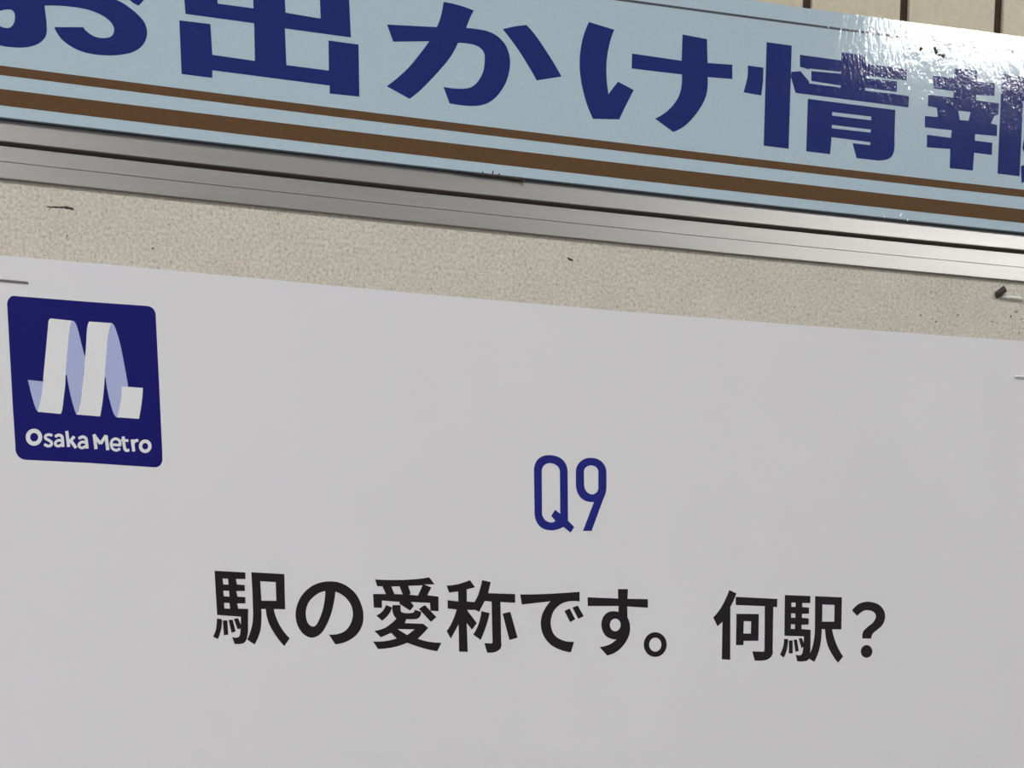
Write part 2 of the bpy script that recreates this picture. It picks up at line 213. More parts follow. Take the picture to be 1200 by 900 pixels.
'駅': (-0.56, [[-142.15,-34.81,-130.49,-34.93,-130.5,-37.34,-134.16,-37.49,-133.85,-39.49,-130.88,-39.55,-130.88,-41.75,-134.18,-41.88,-133.81,-43.92,-130.83,-43.95,-130.83,-46.27,-134.06,-46.38,-133.65,-48.32,-129.9,-48.29,-130.17,-54.77,-130.19,-55.65,-130.25,-56.54,-130.38,-57.43,-130.56,-58.31,-130.72,-58.9,-130.92,-59.49,-131.2,-60.05,-131.58,-60.57,-131.96,-60.87,-132.4,-61.07,-132.86,-61.2,-133.32,-61.29,-133.87,-61.37,-134.43,-61.41,-134.99,-61.41,-135.61,-61.35,-136.41,-58.8,-135.78,-58.98,-135.37,-59.04,-134.95,-59.05,-134.55,-58.99,-134.26,-58.9,-133.98,-58.75,-133.76,-58.56,-133.59,-58.32,-133.37,-57.75,-133.23,-57.15,-133.15,-56.53,-133.08,-55.91,-132.96,-54.7,-132.87,-53.5,-132.81,-52.29,-132.79,-51.2,-141.82,-50.89],[-141.95,-52.17,-140.1,-52.38,-140.09,-53.31,-140.14,-54.15,-140.25,-54.99,-140.42,-55.83,-140.69,-56.81,-141.01,-57.78,-141.4,-58.73,-141.9,-59.78,-143.71,-58.92,-143.33,-58.26,-143.05,-57.7,-142.8,-57.12,-142.59,-56.54,-142.43,-55.94,-142.32,-55.34,-142.23,-54.72,-142.14,-54.11,-142.08,-53.66,-142.03,-53.21,-141.99,-52.76],[-139.72,-52.88,-138.03,-52.74,-137.86,-57.99,-139.56,-58.28],[-137.5,-52.56,-135.95,-52.47,-135.01,-56.75,-136.61,-57.3],[-135.51,-52.14,-133.92,-51.79,-132.77,-54.5,-133.22,-55.77,-134.3,-55.72],[-128.21,-34.76,-115.53,-34.95,-115.66,-47.92,-120.03,-47.97,-119.91,-48.69,-119.72,-49.55,-119.48,-50.39,-119.19,-51.21,-118.79,-52.19,-118.35,-53.15,-117.86,-54.08,-117.31,-54.98,-116.64,-55.94,-115.92,-56.85,-115.14,-57.73,-114.25,-58.64,-116.45,-61.63,-117.32,-60.68,-118.07,-59.81,-118.78,-58.92,-119.46,-58.0,-120.03,-57.17,-120.57,-56.31,-121.08,-55.44,-121.55,-54.54,-121.9,-53.78,-122.22,-53.01,-122.5,-52.21,-122.72,-51.4,-122.91,-50.56,-123.04,-49.7,-123.12,-48.84,-123.15,-48.08,-124.87,-48.14,-124.84,-48.87,-124.84,-49.73,-124.87,-50.59,-124.93,-51.45,-125.02,-52.69,-125.12,-53.93,-125.29,-55.17,-125.58,-56.4,-126.01,-57.66,-126.53,-58.89,-127.15,-60.09,-127.91,-61.36,-130.71,-59.55,-130.26,-58.73,-129.9,-57.98,-129.57,-57.22,-129.28,-56.45,-128.99,-55.59,-128.73,-54.71,-128.51,-53.83,-128.36,-52.95,-128.2,-51.64,-128.1,-50.33,-128.05,-49.03,-128.06,-47.72,-128.05,-42.5]], [[-139.2,-37.52,-137.16,-37.5,-137.05,-39.67,-139.06,-39.63],[-139.13,-41.93,-136.97,-41.91,-136.86,-44.02,-138.98,-43.94],[-139.02,-46.33,-136.93,-46.34,-136.81,-48.42,-138.94,-48.34],[-124.91,-37.92,-118.98,-38.02,-118.97,-44.89,-124.7,-45.04]]),
'の': (-0.56, [[-97.53,-36.9,-98.47,-36.95,-99.41,-37.04,-100.35,-37.19,-101.28,-37.4,-102.36,-37.73,-103.43,-38.12,-104.46,-38.59,-105.43,-39.16,-106.51,-39.96,-107.53,-40.84,-108.45,-41.8,-109.27,-42.84,-110.0,-44.03,-110.62,-45.27,-111.1,-46.56,-111.47,-47.87,-111.65,-49.03,-111.7,-50.2,-111.62,-51.36,-111.43,-52.49,-111.14,-53.44,-110.74,-54.34,-110.24,-55.19,-109.67,-56.0,-109.21,-56.53,-108.67,-56.99,-108.08,-57.39,-107.46,-57.73,-106.97,-57.93,-106.45,-58.07,-105.91,-58.13,-105.36,-58.11,-104.7,-57.98,-104.05,-57.78,-103.43,-57.51,-102.85,-57.15,-102.18,-56.61,-101.56,-56.0,-101.01,-55.33,-100.52,-54.64,-99.83,-53.5,-99.21,-52.33,-98.65,-51.14,-98.14,-49.94,-97.71,-48.79,-97.33,-47.63,-97.0,-46.45,-96.7,-45.28,-96.43,-44.09,-96.19,-42.89,-95.99,-41.68,-95.85,-40.63,-95.07,-40.87,-94.17,-41.23,-93.32,-41.67,-92.54,-42.2,-91.8,-42.82,-91.12,-43.5,-90.53,-44.26,-90.03,-45.07,-89.67,-45.88,-89.4,-46.74,-89.25,-47.63,-89.19,-48.53,-89.25,-49.42,-89.41,-50.31,-89.68,-51.2,-90.02,-52.05,-90.43,-52.84,-90.91,-53.6,-91.48,-54.3,-92.12,-54.92,-92.79,-55.39,-93.52,-55.78,-94.31,-56.09,-95.1,-56.34,-95.97,-56.54,-96.86,-56.66,-97.74,-56.71,-98.88,-56.69,-96.44,-60.33,-95.28,-60.17,-94.2,-59.93,-93.13,-59.62,-92.1,-59.21,-91.06,-58.72,-90.06,-58.15,-89.11,-57.49,-88.24,-56.75,-87.45,-55.93,-86.75,-55.03,-86.15,-54.07,-85.67,-53.06,-85.32,-52.0,-85.11,-50.91,-85.01,-49.82,-85.0,-48.73,-85.08,-47.72,-85.26,-46.73,-85.52,-45.76,-85.85,-44.82,-86.24,-43.85,-86.69,-42.9,-87.22,-41.99,-87.84,-41.15,-88.57,-40.37,-89.39,-39.66,-90.26,-39.01,-91.17,-38.43,-91.96,-38.01,-92.79,-37.66,-93.65,-37.37,-94.53,-37.14,-95.26,-37.0,-96.01,-36.92,-96.77,-36.89]], [[-100.08,-40.59,-100.84,-40.8,-101.65,-41.1,-102.42,-41.47,-103.16,-41.9,-103.99,-42.49,-104.79,-43.14,-105.52,-43.85,-106.16,-44.61,-106.63,-45.35,-107.0,-46.13,-107.3,-46.95,-107.53,-47.78,-107.65,-48.47,-107.7,-49.17,-107.69,-49.86,-107.61,-50.55,-107.5,-51.19,-107.34,-51.82,-107.11,-52.41,-106.78,-52.94,-106.44,-53.32,-106.02,-53.63,-105.55,-53.86,-105.05,-53.96,-104.67,-53.92,-104.3,-53.75,-103.95,-53.49,-103.66,-53.19,-103.18,-52.53,-102.79,-51.82,-102.44,-51.09,-102.11,-50.34,-101.7,-49.38,-101.31,-48.41,-100.98,-47.42,-100.7,-46.43,-100.39,-45.03,-100.14,-43.62,-99.94,-42.2,-99.81,-40.84]]),
'愛': (-0.56, [[-80.11,-35.5,-77.47,-35.5,-75.02,-35.46,-72.56,-35.39,-70.1,-35.28,-68.39,-35.18,-66.67,-35.03,-64.96,-34.86,-63.25,-34.65,-62.05,-34.49,-60.85,-34.3,-59.66,-34.07,-58.39,-33.81,-56.19,-36.39,-60.4,-36.55,-57.56,-37.63,-59.23,-40.58,-54.7,-40.94,-54.78,-46.45,-58.12,-46.41,-58.22,-43.44,-65.98,-43.38,-64.78,-44.81,-66.28,-46.64,-70.61,-44.19,-70.42,-43.52,-77.52,-43.27,-77.58,-46.04,-80.85,-46.04,-81.01,-40.95,-75.9,-40.76,-77.23,-37.93,-79.25,-38.01],[-75.94,-44.88,-73.48,-45.7,-73.8,-46.5,-74.14,-47.18,-74.54,-47.84,-75.0,-48.46,-75.57,-49.1,-76.18,-49.71,-76.84,-50.27,-77.63,-50.84,-79.89,-48.95,-79.09,-48.56,-78.5,-48.2,-77.95,-47.78,-77.45,-47.32,-76.99,-46.79,-76.6,-46.22,-76.26,-45.62],[-62.75,-45.86,-60.32,-44.31,-55.68,-48.73,-57.95,-50.66],[-73.36,-44.82,-70.07,-44.7,-70.11,-46.43,-70.11,-46.66,-70.07,-46.88,-69.99,-47.07,-69.86,-47.22,-69.59,-47.39,-69.29,-47.5,-68.95,-47.57,-68.6,-47.61,-67.9,-47.64,-67.19,-47.63,-66.48,-47.58,-65.77,-47.51,-65.52,-47.48,-65.28,-47.43,-65.06,-47.35,-64.88,-47.23,-64.74,-47.06,-64.63,-46.86,-64.56,-46.63,-64.51,-46.25,-61.78,-46.94,-61.82,-47.42,-61.9,-47.8,-62.03,-48.18,-62.21,-48.54,-62.41,-48.83,-62.65,-49.09,-62.93,-49.33,-63.24,-49.52,-63.58,-49.66,-63.93,-49.75,-64.29,-49.8,-64.64,-49.83,-65.46,-49.88,-66.28,-49.9,-67.1,-49.9,-67.81,-49.87,-68.5,-51.44,-61.1,-51.44,-59.06,-52.92,-59.65,-53.57,-60.15,-54.11,-60.67,-54.65,-61.19,-55.18,-61.77,-55.73,-62.35,-56.28,-62.94,-56.82,-63.38,-57.2,-62.74,-57.39,-61.88,-57.62,-61.02,-57.82,-60.15,-58.0,-59.39,-58.13,-58.63,-58.23,-57.86,-58.32,-57.09,-58.38,-56.32,-58.42,-55.55,-58.44,-54.78,-58.44,-53.8,-58.42,-55.53,-61.74,-56.79,-61.57,-57.96,-61.38,-59.11,-61.18,-60.26,-60.96,-61.23,-60.74,-62.2,-60.5,-63.15,-60.25,-64.1,-59.98,-65.02,-59.72,-65.93,-59.43,-66.84,-59.14,-67.68,-58.85,-68.53,-59.21,-69.45,-59.57,-70.37,-59.9,-71.31,-60.2,-72.26,-60.47,-73.22,-60.72,-74.19,-60.93,-75.16,-61.11,-76.21,-61.28,-77.26,-61.41,-78.31,-61.52,-79.44,-61.6,-81.46,-58.75,-80.06,-58.78,-78.93,-58.74,-77.79,-58.65,-76.66,-58.51,-75.41,-58.28,-74.16,-58.01,-72.93,-57.67,-71.92,-57.35,-74.13,-55.29,-74.58,-55.5,-75.11,-55.74,-75.63,-55.98,-76.16,-56.22,-76.66,-56.44,-77.16,-56.66,-77.66,-56.88,-78.24,-57.14,-80.82,-54.74,-79.64,-54.53,-78.74,-54.31,-77.84,-54.03,-76.97,-53.69,-76.27,-53.35,-75.6,-52.94,-74.95,-52.49,-74.31,-52.01,-73.65,-51.5,-73.01,-50.95,-72.4,-50.39,-71.89,-49.89,-72.14,-49.65,-72.44,-49.31,-72.71,-48.94,-72.94,-48.55,-73.12,-48.16,-73.26,-47.75,-73.35,-47.34,-73.42,-46.92,-73.46,-46.42,-73.46,-45.93,-73.44,-45.43]], [[-73.67,-37.86,-70.42,-37.67,-69.18,-40.64,-72.47,-40.63],[-66.91,-37.35,-61.11,-36.95,-63.04,-40.87,-66.51,-40.67,-65.93,-40.07],[-71.45,-53.8,-64.61,-53.67,-67.64,-55.94]]),
'称': (-0.56, [[-51.37,-36.65,-50.08,-36.54,-48.96,-36.39,-47.86,-36.18,-46.76,-35.93,-45.53,-35.58,-44.31,-35.18,-43.11,-34.74,-41.82,-34.2,-39.73,-36.85,-43.14,-37.8,-43.19,-42.34,-40.08,-42.49,-39.61,-41.77,-39.14,-40.96,-38.72,-40.13,-38.35,-39.27,-37.89,-38.01,-37.48,-36.72,-37.12,-35.43,-36.8,-34.0,-33.26,-34.64,-34.35,-38.87,-23.18,-38.8,-23.2,-42.14,-29.3,-42.07,-29.11,-57.49,-29.02,-58.04,-29.02,-58.62,-29.12,-59.2,-29.33,-59.76,-29.63,-60.17,-30.02,-60.5,-30.46,-60.78,-30.9,-61.03,-31.29,-61.22,-31.69,-61.37,-32.11,-61.49,-32.53,-61.57,-33.13,-61.64,-33.73,-61.67,-34.33,-61.67,-35.02,-61.63,-36.16,-58.02,-32.99,-58.04,-32.73,-57.58,-32.99,-42.04,-35.83,-41.88,-38.16,-46.15,-39.69,-45.44,-43.17,-45.56,-39.15,-50.47,-41.18,-53.06,-43.32,-50.57,-43.01,-61.62,-46.6,-61.61,-46.67,-51.18,-49.91,-56.76,-51.58,-53.91,-50.92,-53.04,-50.35,-52.21,-49.83,-51.35,-49.37,-50.47,-48.79,-49.24,-48.26,-47.99,-47.79,-46.73,-47.41,-45.59,-51.05,-45.29,-51.01,-42.17,-46.64,-42.44,-46.7,-38.69,-50.42,-39.26],[-37.23,-45.8,-33.83,-46.47,-34.21,-47.93,-34.6,-49.26,-35.02,-50.59,-35.48,-51.91,-35.95,-53.13,-36.46,-54.34,-37.0,-55.54,-37.64,-56.86,-40.72,-54.91,-40.0,-53.86,-39.42,-52.88,-38.91,-51.87,-38.47,-50.84,-38.05,-49.64,-37.71,-48.42,-37.44,-47.18],[-28.46,-46.46,-25.23,-45.64,-22.25,-55.55,-25.69,-56.53]], []),
'で': (-0.56, [[-21.1,-38.83,-18.42,-38.74,-15.89,-38.63,-13.36,-38.48,-10.82,-38.3,-7.18,-38.0,-3.53,-37.67,0.13,-37.3,3.95,-36.89,3.96,-40.65,2.76,-40.54,1.7,-40.52,0.65,-40.58,-0.39,-40.71,-1.32,-40.9,-2.24,-41.16,-3.12,-41.5,-3.95,-41.92,-4.81,-42.49,-5.6,-43.13,-6.31,-43.84,-6.92,-44.62,-7.4,-45.48,-7.77,-46.39,-8.04,-47.33,-8.22,-48.28,-8.3,-49.1,-8.29,-49.92,-8.19,-50.73,-7.99,-51.53,-7.71,-52.31,-7.36,-53.06,-6.91,-53.76,-6.34,-54.36,-5.56,-54.93,-4.69,-55.4,-3.75,-55.77,-2.77,-56.06,-1.75,-56.28,-0.7,-56.4,0.36,-56.43,1.61,-56.36,0.32,-60.48,-0.78,-60.41,-1.76,-60.28,-2.73,-60.09,-3.67,-59.84,-4.84,-59.47,-6.0,-59.05,-7.11,-58.54,-8.14,-57.92,-9.1,-57.14,-9.97,-56.27,-10.74,-55.32,-11.38,-54.29,-11.85,-53.25,-12.2,-52.15,-12.41,-51.02,-12.5,-49.88,-12.46,-48.74,-12.29,-47.6,-11.99,-46.48,-11.56,-45.4,-10.89,-44.16,-10.1,-42.96,-9.2,-41.84,-8.4,-41.02,-20.4,-42.7],[-2.53,-44.53,-0.26,-43.5,2.12,-47.6,-0.06,-48.79],[0.89,-43.12,3.16,-42.21,5.73,-46.3,3.37,-47.37]], []),
'す': (-0.56, [[20.29,-35.21,24.67,-35.04,24.5,-38.81,33.34,-38.67,33.38,-42.01,24.44,-41.84,24.55,-46.12,24.92,-46.74,25.23,-47.44,25.46,-48.15,25.61,-48.89,25.7,-49.83,25.72,-50.78,25.63,-51.73,25.43,-52.66,25.06,-53.68,24.59,-54.66,24.02,-55.6,23.38,-56.5,22.66,-57.36,21.87,-58.18,21.01,-58.94,20.08,-59.61,19.11,-60.17,18.09,-60.65,17.02,-61.03,15.86,-61.34,12.53,-58.07,13.9,-57.88,14.98,-57.63,16.03,-57.3,17.04,-56.87,17.89,-56.41,18.68,-55.87,19.41,-55.26,19.89,-54.8,19.62,-54.88,19.03,-54.92,18.44,-54.88,17.87,-54.78,17.07,-54.56,16.29,-54.28,15.56,-53.91,14.93,-53.42,14.34,-52.68,13.87,-51.85,13.54,-50.97,13.33,-50.07,13.27,-49.21,13.34,-48.34,13.54,-47.48,13.86,-46.65,14.23,-46.02,14.73,-45.44,15.3,-44.93,15.94,-44.49,16.47,-44.23,17.05,-44.07,17.65,-43.97,18.25,-43.91,18.88,-43.89,19.51,-43.92,20.14,-44.0,20.57,-44.09,20.63,-41.79,7.45,-42.26,7.31,-38.89,20.44,-38.88]], [[21.59,-49.15,21.53,-49.7,21.36,-50.23,21.09,-50.71,20.72,-51.11,20.28,-51.42,19.8,-51.62,19.29,-51.69,18.77,-51.65,18.29,-51.49,17.85,-51.21,17.47,-50.83,17.19,-50.37,17.02,-49.85,16.95,-49.3,17.01,-48.75,17.18,-48.22,17.46,-47.74,17.82,-47.34,18.26,-47.03,18.74,-46.84,19.25,-46.76,19.76,-46.8,20.25,-46.96,20.69,-47.24,21.06,-47.62,21.35,-48.08,21.52,-48.6]]),
'。': (-0.56, [[41.82,-56.24,41.71,-57.33,41.35,-58.38,40.76,-59.33,39.96,-60.13,39.01,-60.74,37.94,-61.14,36.82,-61.29,35.69,-61.2,34.61,-60.87,33.65,-60.31,32.84,-59.56,32.23,-58.65,31.85,-57.63,31.72,-56.54,31.83,-55.46,32.19,-54.42,32.78,-53.47,33.57,-52.67,34.51,-52.06,35.58,-51.67,36.7,-51.51,37.83,-51.59,38.9,-51.92,39.87,-52.48,40.68,-53.23,41.29,-54.13,41.68,-55.16]], [[39.45,-56.35,39.39,-56.97,39.19,-57.56,38.88,-58.09,38.45,-58.54,37.95,-58.89,37.38,-59.1,36.79,-59.19,36.2,-59.14,35.63,-58.95,35.12,-58.64,34.68,-58.22,34.36,-57.7,34.15,-57.13,34.08,-56.51,34.14,-55.89,34.33,-55.3,34.65,-54.77,35.07,-54.32,35.57,-53.98,36.13,-53.76,36.73,-53.67,37.32,-53.72,37.89,-53.91,38.4,-54.22,38.83,-54.64,39.16,-55.15,39.37,-55.73]]),
'何': (-0.56, [[69.15,-33.69,72.41,-34.91,72.09,-35.75,71.8,-36.47,71.48,-37.19,71.15,-37.9,70.84,-38.53,70.51,-39.17,70.16,-39.79,69.82,-40.37,70.19,-61.5,66.39,-61.4,66.38,-46.41,64.19,-48.29,62.21,-44.84,63.08,-43.96,63.84,-43.13,64.56,-42.26,65.24,-41.37,65.81,-40.54,66.33,-39.69,66.82,-38.82,67.28,-37.93,67.78,-36.92,68.25,-35.9,68.69,-34.86],[72.12,-36.28,90.97,-36.42,90.92,-39.72,89.2,-39.67,89.37,-56.98,89.47,-57.51,89.47,-58.08,89.37,-58.63,89.16,-59.16,88.81,-59.66,88.37,-60.1,87.86,-60.48,87.32,-60.8,86.8,-61.04,86.24,-61.2,85.68,-61.31,85.11,-61.38,84.19,-61.46,83.26,-61.51,82.34,-61.52,81.31,-61.48,80.06,-57.81,85.33,-57.81,85.62,-57.08,85.33,-39.53,72.19,-39.51],[72.57,-43.02,82.7,-42.78,82.79,-53.49,76.09,-53.7,76.04,-55.41,72.67,-55.52]], [[75.95,-45.81,79.3,-45.81,79.29,-50.68,75.94,-50.78]]),
'駅b': (-0.56, [[94.3,-34.73,106.04,-34.68,106.04,-37.52,102.38,-37.66,102.43,-39.22,105.53,-39.42,105.6,-41.79,102.38,-42.02,102.43,-43.59,105.53,-43.75,105.61,-46.17,102.34,-46.43,102.4,-48.12,106.57,-48.3,106.7,-55.04,106.72,-56.02,106.69,-57.0,106.6,-57.99,106.47,-58.97,106.38,-59.41,106.24,-59.84,106.03,-60.26,105.72,-60.63,105.36,-60.87,104.95,-61.02,104.52,-61.12,104.09,-61.18,103.29,-61.26,102.48,-61.3,101.67,-61.3,100.76,-61.26,100.02,-58.53,100.75,-58.76,101.23,-58.83,101.72,-58.83,102.18,-58.75,102.46,-58.61,102.7,-58.39,102.9,-58.12,103.03,-57.83,103.2,-57.18,103.29,-56.5,103.34,-55.81,103.38,-55.12,103.46,-54.07,103.52,-53.02,103.57,-51.97,103.6,-51.05,94.55,-51.06],[94.47,-52.35,96.35,-52.43,96.32,-53.56,96.24,-54.56,96.09,-55.56,95.89,-56.55,95.66,-57.39,95.38,-58.21,95.04,-59.02,94.58,-59.96,92.75,-58.79,93.19,-57.98,93.52,-57.26,93.81,-56.52,94.03,-55.77,94.22,-54.96,94.36,-54.14,94.44,-53.31],[96.68,-52.96,98.43,-52.81,98.59,-58.05,96.83,-58.19],[98.85,-52.49,100.39,-52.45,101.37,-57.05,99.84,-57.43],[101.16,-51.99,102.54,-51.7,103.95,-54.56,102.6,-56.01],[108.17,-34.67,120.62,-34.68,120.82,-47.7,116.51,-47.76,116.73,-48.6,117.02,-49.59,117.35,-50.57,117.73,-51.53,118.15,-52.51,118.61,-53.48,119.11,-54.44,119.65,-55.37,120.18,-56.21,120.75,-57.04,121.36,-57.84,122.07,-58.71,119.73,-61.34,118.77,-60.34,117.98,-59.44,117.24,-58.51,116.55,-57.55,115.91,-56.62,115.32,-55.67,114.8,-54.68,114.38,-53.67,113.94,-52.21,113.59,-50.73,113.34,-49.24,113.2,-47.86,111.71,-47.81,111.72,-48.89,111.69,-50.12,111.62,-51.34,111.51,-52.56,111.39,-53.56,111.23,-54.55,111.02,-55.54,110.75,-56.52,110.33,-57.72,109.86,-58.9,109.33,-60.07,108.68,-61.35,105.51,-59.6,106.11,-58.69,106.58,-57.86,106.99,-57.01,107.33,-56.14,107.66,-55.09,107.93,-54.02,108.13,-52.94,108.3,-51.85,108.42,-50.69,108.5,-49.52,108.52,-48.35,108.5,-47.19]], [[97.4,-37.65,99.34,-37.65,99.28,-39.32,97.45,-39.32],[97.44,-41.97,99.34,-42.0,99.32,-43.72,97.42,-43.71],[97.48,-46.33,99.3,-46.37,99.28,-48.21,97.46,-48.2],[111.68,-37.9,117.3,-37.89,117.37,-44.62,111.79,-44.81]]),
'？': (-0.56, [[125.48,-39.81,126.1,-39.03,126.73,-38.38,127.43,-37.78,128.19,-37.25,128.93,-36.87,129.71,-36.57,130.53,-36.33,131.36,-36.15,132.04,-36.04,132.73,-35.99,133.42,-35.99,134.11,-36.04,135.06,-36.16,136.01,-36.32,136.94,-36.55,137.82,-36.9,138.61,-37.36,139.33,-37.9,139.95,-38.52,140.47,-39.21,140.84,-39.91,141.08,-40.66,141.2,-41.43,141.2,-42.2,141.08,-43.0,140.84,-43.78,140.48,-44.54,140.03,-45.25,139.46,-45.89,138.78,-46.46,138.06,-46.99,137.37,-47.52,136.91,-47.87,136.43,-48.2,135.99,-48.54,135.64,-48.93,135.39,-49.37,135.21,-49.85,135.1,-50.34,135.06,-50.97,130.85,-51.1,130.72,-50.33,130.71,-49.66,130.82,-48.99,131.05,-48.35,131.43,-47.76,131.94,-47.24,132.49,-46.75,133.04,-46.28,133.71,-45.77,134.41,-45.29,135.08,-44.8,135.66,-44.25,136.08,-43.72,136.43,-43.15,136.68,-42.55,136.8,-41.93,136.76,-41.49,136.59,-41.05,136.31,-40.65,135.96,-40.31,135.49,-40.0,134.94,-39.78,134.35,-39.62,133.75,-39.52,133.08,-39.46,132.4,-39.46,131.74,-39.54,131.13,-39.72,130.28,-40.13,129.49,-40.64,128.76,-41.22,128.01,-41.97],[135.74,-56.22,135.7,-56.8,135.52,-57.36,135.21,-57.86,134.8,-58.29,134.29,-58.62,133.72,-58.83,133.11,-58.92,132.49,-58.87,131.9,-58.69,131.37,-58.39,130.92,-57.99,130.58,-57.5,130.36,-56.95,130.27,-56.38,130.31,-55.8,130.49,-55.24,130.79,-54.74,131.21,-54.31,131.72,-53.98,132.29,-53.77,132.9,-53.68,133.51,-53.73,134.1,-53.91,134.63,-54.21,135.08,-54.61,135.43,-55.1,135.65,-55.64]], []),
'Q': (-0.56, [[-15.17,7.59,-15.2,8.47,-15.1,9.37,-14.88,10.25,-14.54,11.1,-14.14,11.78,-13.62,12.41,-13.0,12.97,-12.31,13.43,-11.46,13.81,-10.55,14.09,-9.62,14.26,-8.69,14.33,-7.62,14.33,-6.57,14.22,-5.53,14.01,-4.55,13.69,-3.82,13.33,-3.15,12.86,-2.58,12.3,-2.1,11.68,-1.69,10.92,-1.4,10.09,-1.22,9.24,-1.16,8.38,-0.99,-9.94,1.63,-12.18,0.08,-14.4,-2.9,-12.36,-3.45,-12.65,-4.07,-12.93,-4.7,-13.18,-5.35,-13.4,-5.99,-13.58,-6.64,-13.74,-7.3,-13.86,-7.96,-13.9,-8.89,-13.88,-9.83,-13.8,-10.74,-13.64,-11.6,-13.36,-12.31,-12.99,-12.94,-12.51,-13.49,-11.96,-13.94,-11.34,-14.35,-10.59,-14.66,-9.79,-14.87,-8.96,-14.97,-8.11]], [[-11.93,7.77,-11.93,8.3,-11.84,8.83,-11.67,9.34,-11.43,9.83,-11.15,10.2,-10.79,10.52,-10.37,10.8,-9.94,11.03,-9.52,11.19,-9.08,11.3,-8.64,11.35,-8.19,11.35,-7.67,11.31,-7.15,11.22,-6.65,11.07,-6.18,10.88,-5.78,10.66,-5.41,10.4,-5.09,10.09,-4.83,9.74,-4.63,9.33,-4.49,8.89,-4.43,8.43,-4.43,7.96,-4.28,-7.41,-6.43,-6.07,-8.06,-8.47,-6.28,-10.22,-6.59,-10.46,-7.02,-10.7,-7.48,-10.86,-7.95,-10.93,-8.55,-10.91,-9.14,-10.8,-9.7,-10.62,-10.22,-10.36,-10.64,-10.06,-11.01,-9.69,-11.32,-9.28,-11.57,-8.83,-11.74,-8.41,-11.85,-7.96,-11.89,-7.49,-11.87,-7.02]]),
'9': (-0.56, [[2.27,8.57,2.3,9.3,2.44,10.03,2.69,10.75,3.05,11.42,3.51,12.05,4.07,12.61,4.71,13.11,5.41,13.53,6.15,13.86,6.93,14.1,7.74,14.25,8.55,14.32,9.43,14.33,10.31,14.25,11.16,14.09,11.97,13.82,12.68,13.45,13.33,12.98,13.89,12.44,14.36,11.83,14.73,11.13,14.98,10.39,15.13,9.61,15.17,8.82,15.2,3.69,15.17,3.1,15.1,2.5,14.99,1.91,14.84,1.32,14.58,0.59,14.28,-0.13,13.96,-0.84,13.65,-1.56,12.48,-4.48,11.32,-7.41,10.16,-10.34,8.98,-13.33,5.29,-13.5,9.93,-2.21,9.6,-2.29,9.09,-2.37,8.58,-2.39,8.08,-2.36,7.32,-2.26,6.56,-2.11,5.84,-1.89,5.18,-1.56,4.53,-1.1,3.96,-0.57,3.47,0.04,3.07,0.69,2.72,1.45,2.48,2.26,2.33,3.09,2.28,3.93]], [[5.65,8.75,5.67,9.22,5.78,9.68,5.99,10.12,6.3,10.49,6.78,10.87,7.34,11.17,7.94,11.38,8.56,11.48,9.22,11.46,9.87,11.33,10.48,11.09,10.99,10.76,11.33,10.37,11.57,9.9,11.69,9.39,11.7,8.86,11.73,3.51,11.73,3.0,11.63,2.49,11.43,2.0,11.13,1.57,10.72,1.19,10.22,0.87,9.68,0.65,9.12,0.56,8.49,0.61,7.89,0.79,7.32,1.07,6.85,1.44,6.43,1.91,6.11,2.46,5.89,3.05,5.77,3.66]]),
'panel': (-0.56, [[-212.23,53.33,-212.17,53.75,-212.06,54.18,-211.9,54.59,-211.69,54.98,-211.46,55.31,-211.18,55.62,-210.87,55.88,-210.53,56.1,-210.17,56.24,-209.79,56.32,-209.41,56.34,-209.05,56.3,-184.83,56.41,-163.3,56.69,-162.75,56.7,-162.22,56.64,-161.7,56.51,-161.23,56.31,-160.87,56.07,-160.57,55.76,-160.32,55.41,-160.13,55.03,-159.98,54.63,-159.9,54.2,-159.87,53.76,-159.9,53.31,-159.8,33.18,-159.73,6.51,-159.81,4.11,-159.86,3.66,-159.96,3.2,-160.13,2.76,-160.37,2.34,-160.62,2.02,-160.94,1.74,-161.29,1.5,-161.66,1.31,-162.03,1.17,-162.41,1.09,-162.8,1.06,-163.17,1.07,-187.85,1.25,-209.28,1.02,-209.81,1.11,-210.33,1.27,-210.81,1.49,-211.24,1.79,-211.58,2.12,-211.85,2.52,-212.07,2.96,-212.24,3.42,-212.36,3.91,-212.41,4.42,-212.41,4.94,-212.35,5.46,-212.41,17.96,-212.34,32.38]], []),
'W1': (-0.64, [[-197.29,49.74,-190.01,49.56,-190.26,48.89,-190.48,48.22,-190.67,47.54,-190.82,46.86,-191.16,45.04,-191.46,43.22,-191.74,41.4,-192.01,39.58,-192.34,37.39,-192.65,35.2,-192.95,33.01,-193.23,30.82,-193.49,27.9,-193.73,26.43,-193.99,24.96,-194.25,23.49,-194.52,22.02,-194.67,21.13,-194.83,20.24,-195.01,19.35,-195.23,18.47,-195.32,18.23,-195.45,17.99,-195.61,17.76,-195.8,17.56,-203.83,17.77,-203.58,18.4,-203.35,19.03,-203.13,19.66,-202.93,20.3,-202.64,21.33,-202.36,22.36,-202.1,23.39,-201.88,24.43,-201.61,25.89,-201.37,27.36,-201.17,28.82,-201.0,30.28,-199.64,39.02,-198.33,47.71,-198.31,48.08,-198.24,48.45,-198.13,48.81,-197.98,49.17,-197.85,49.35,-197.69,49.51,-197.49,49.64]], []),
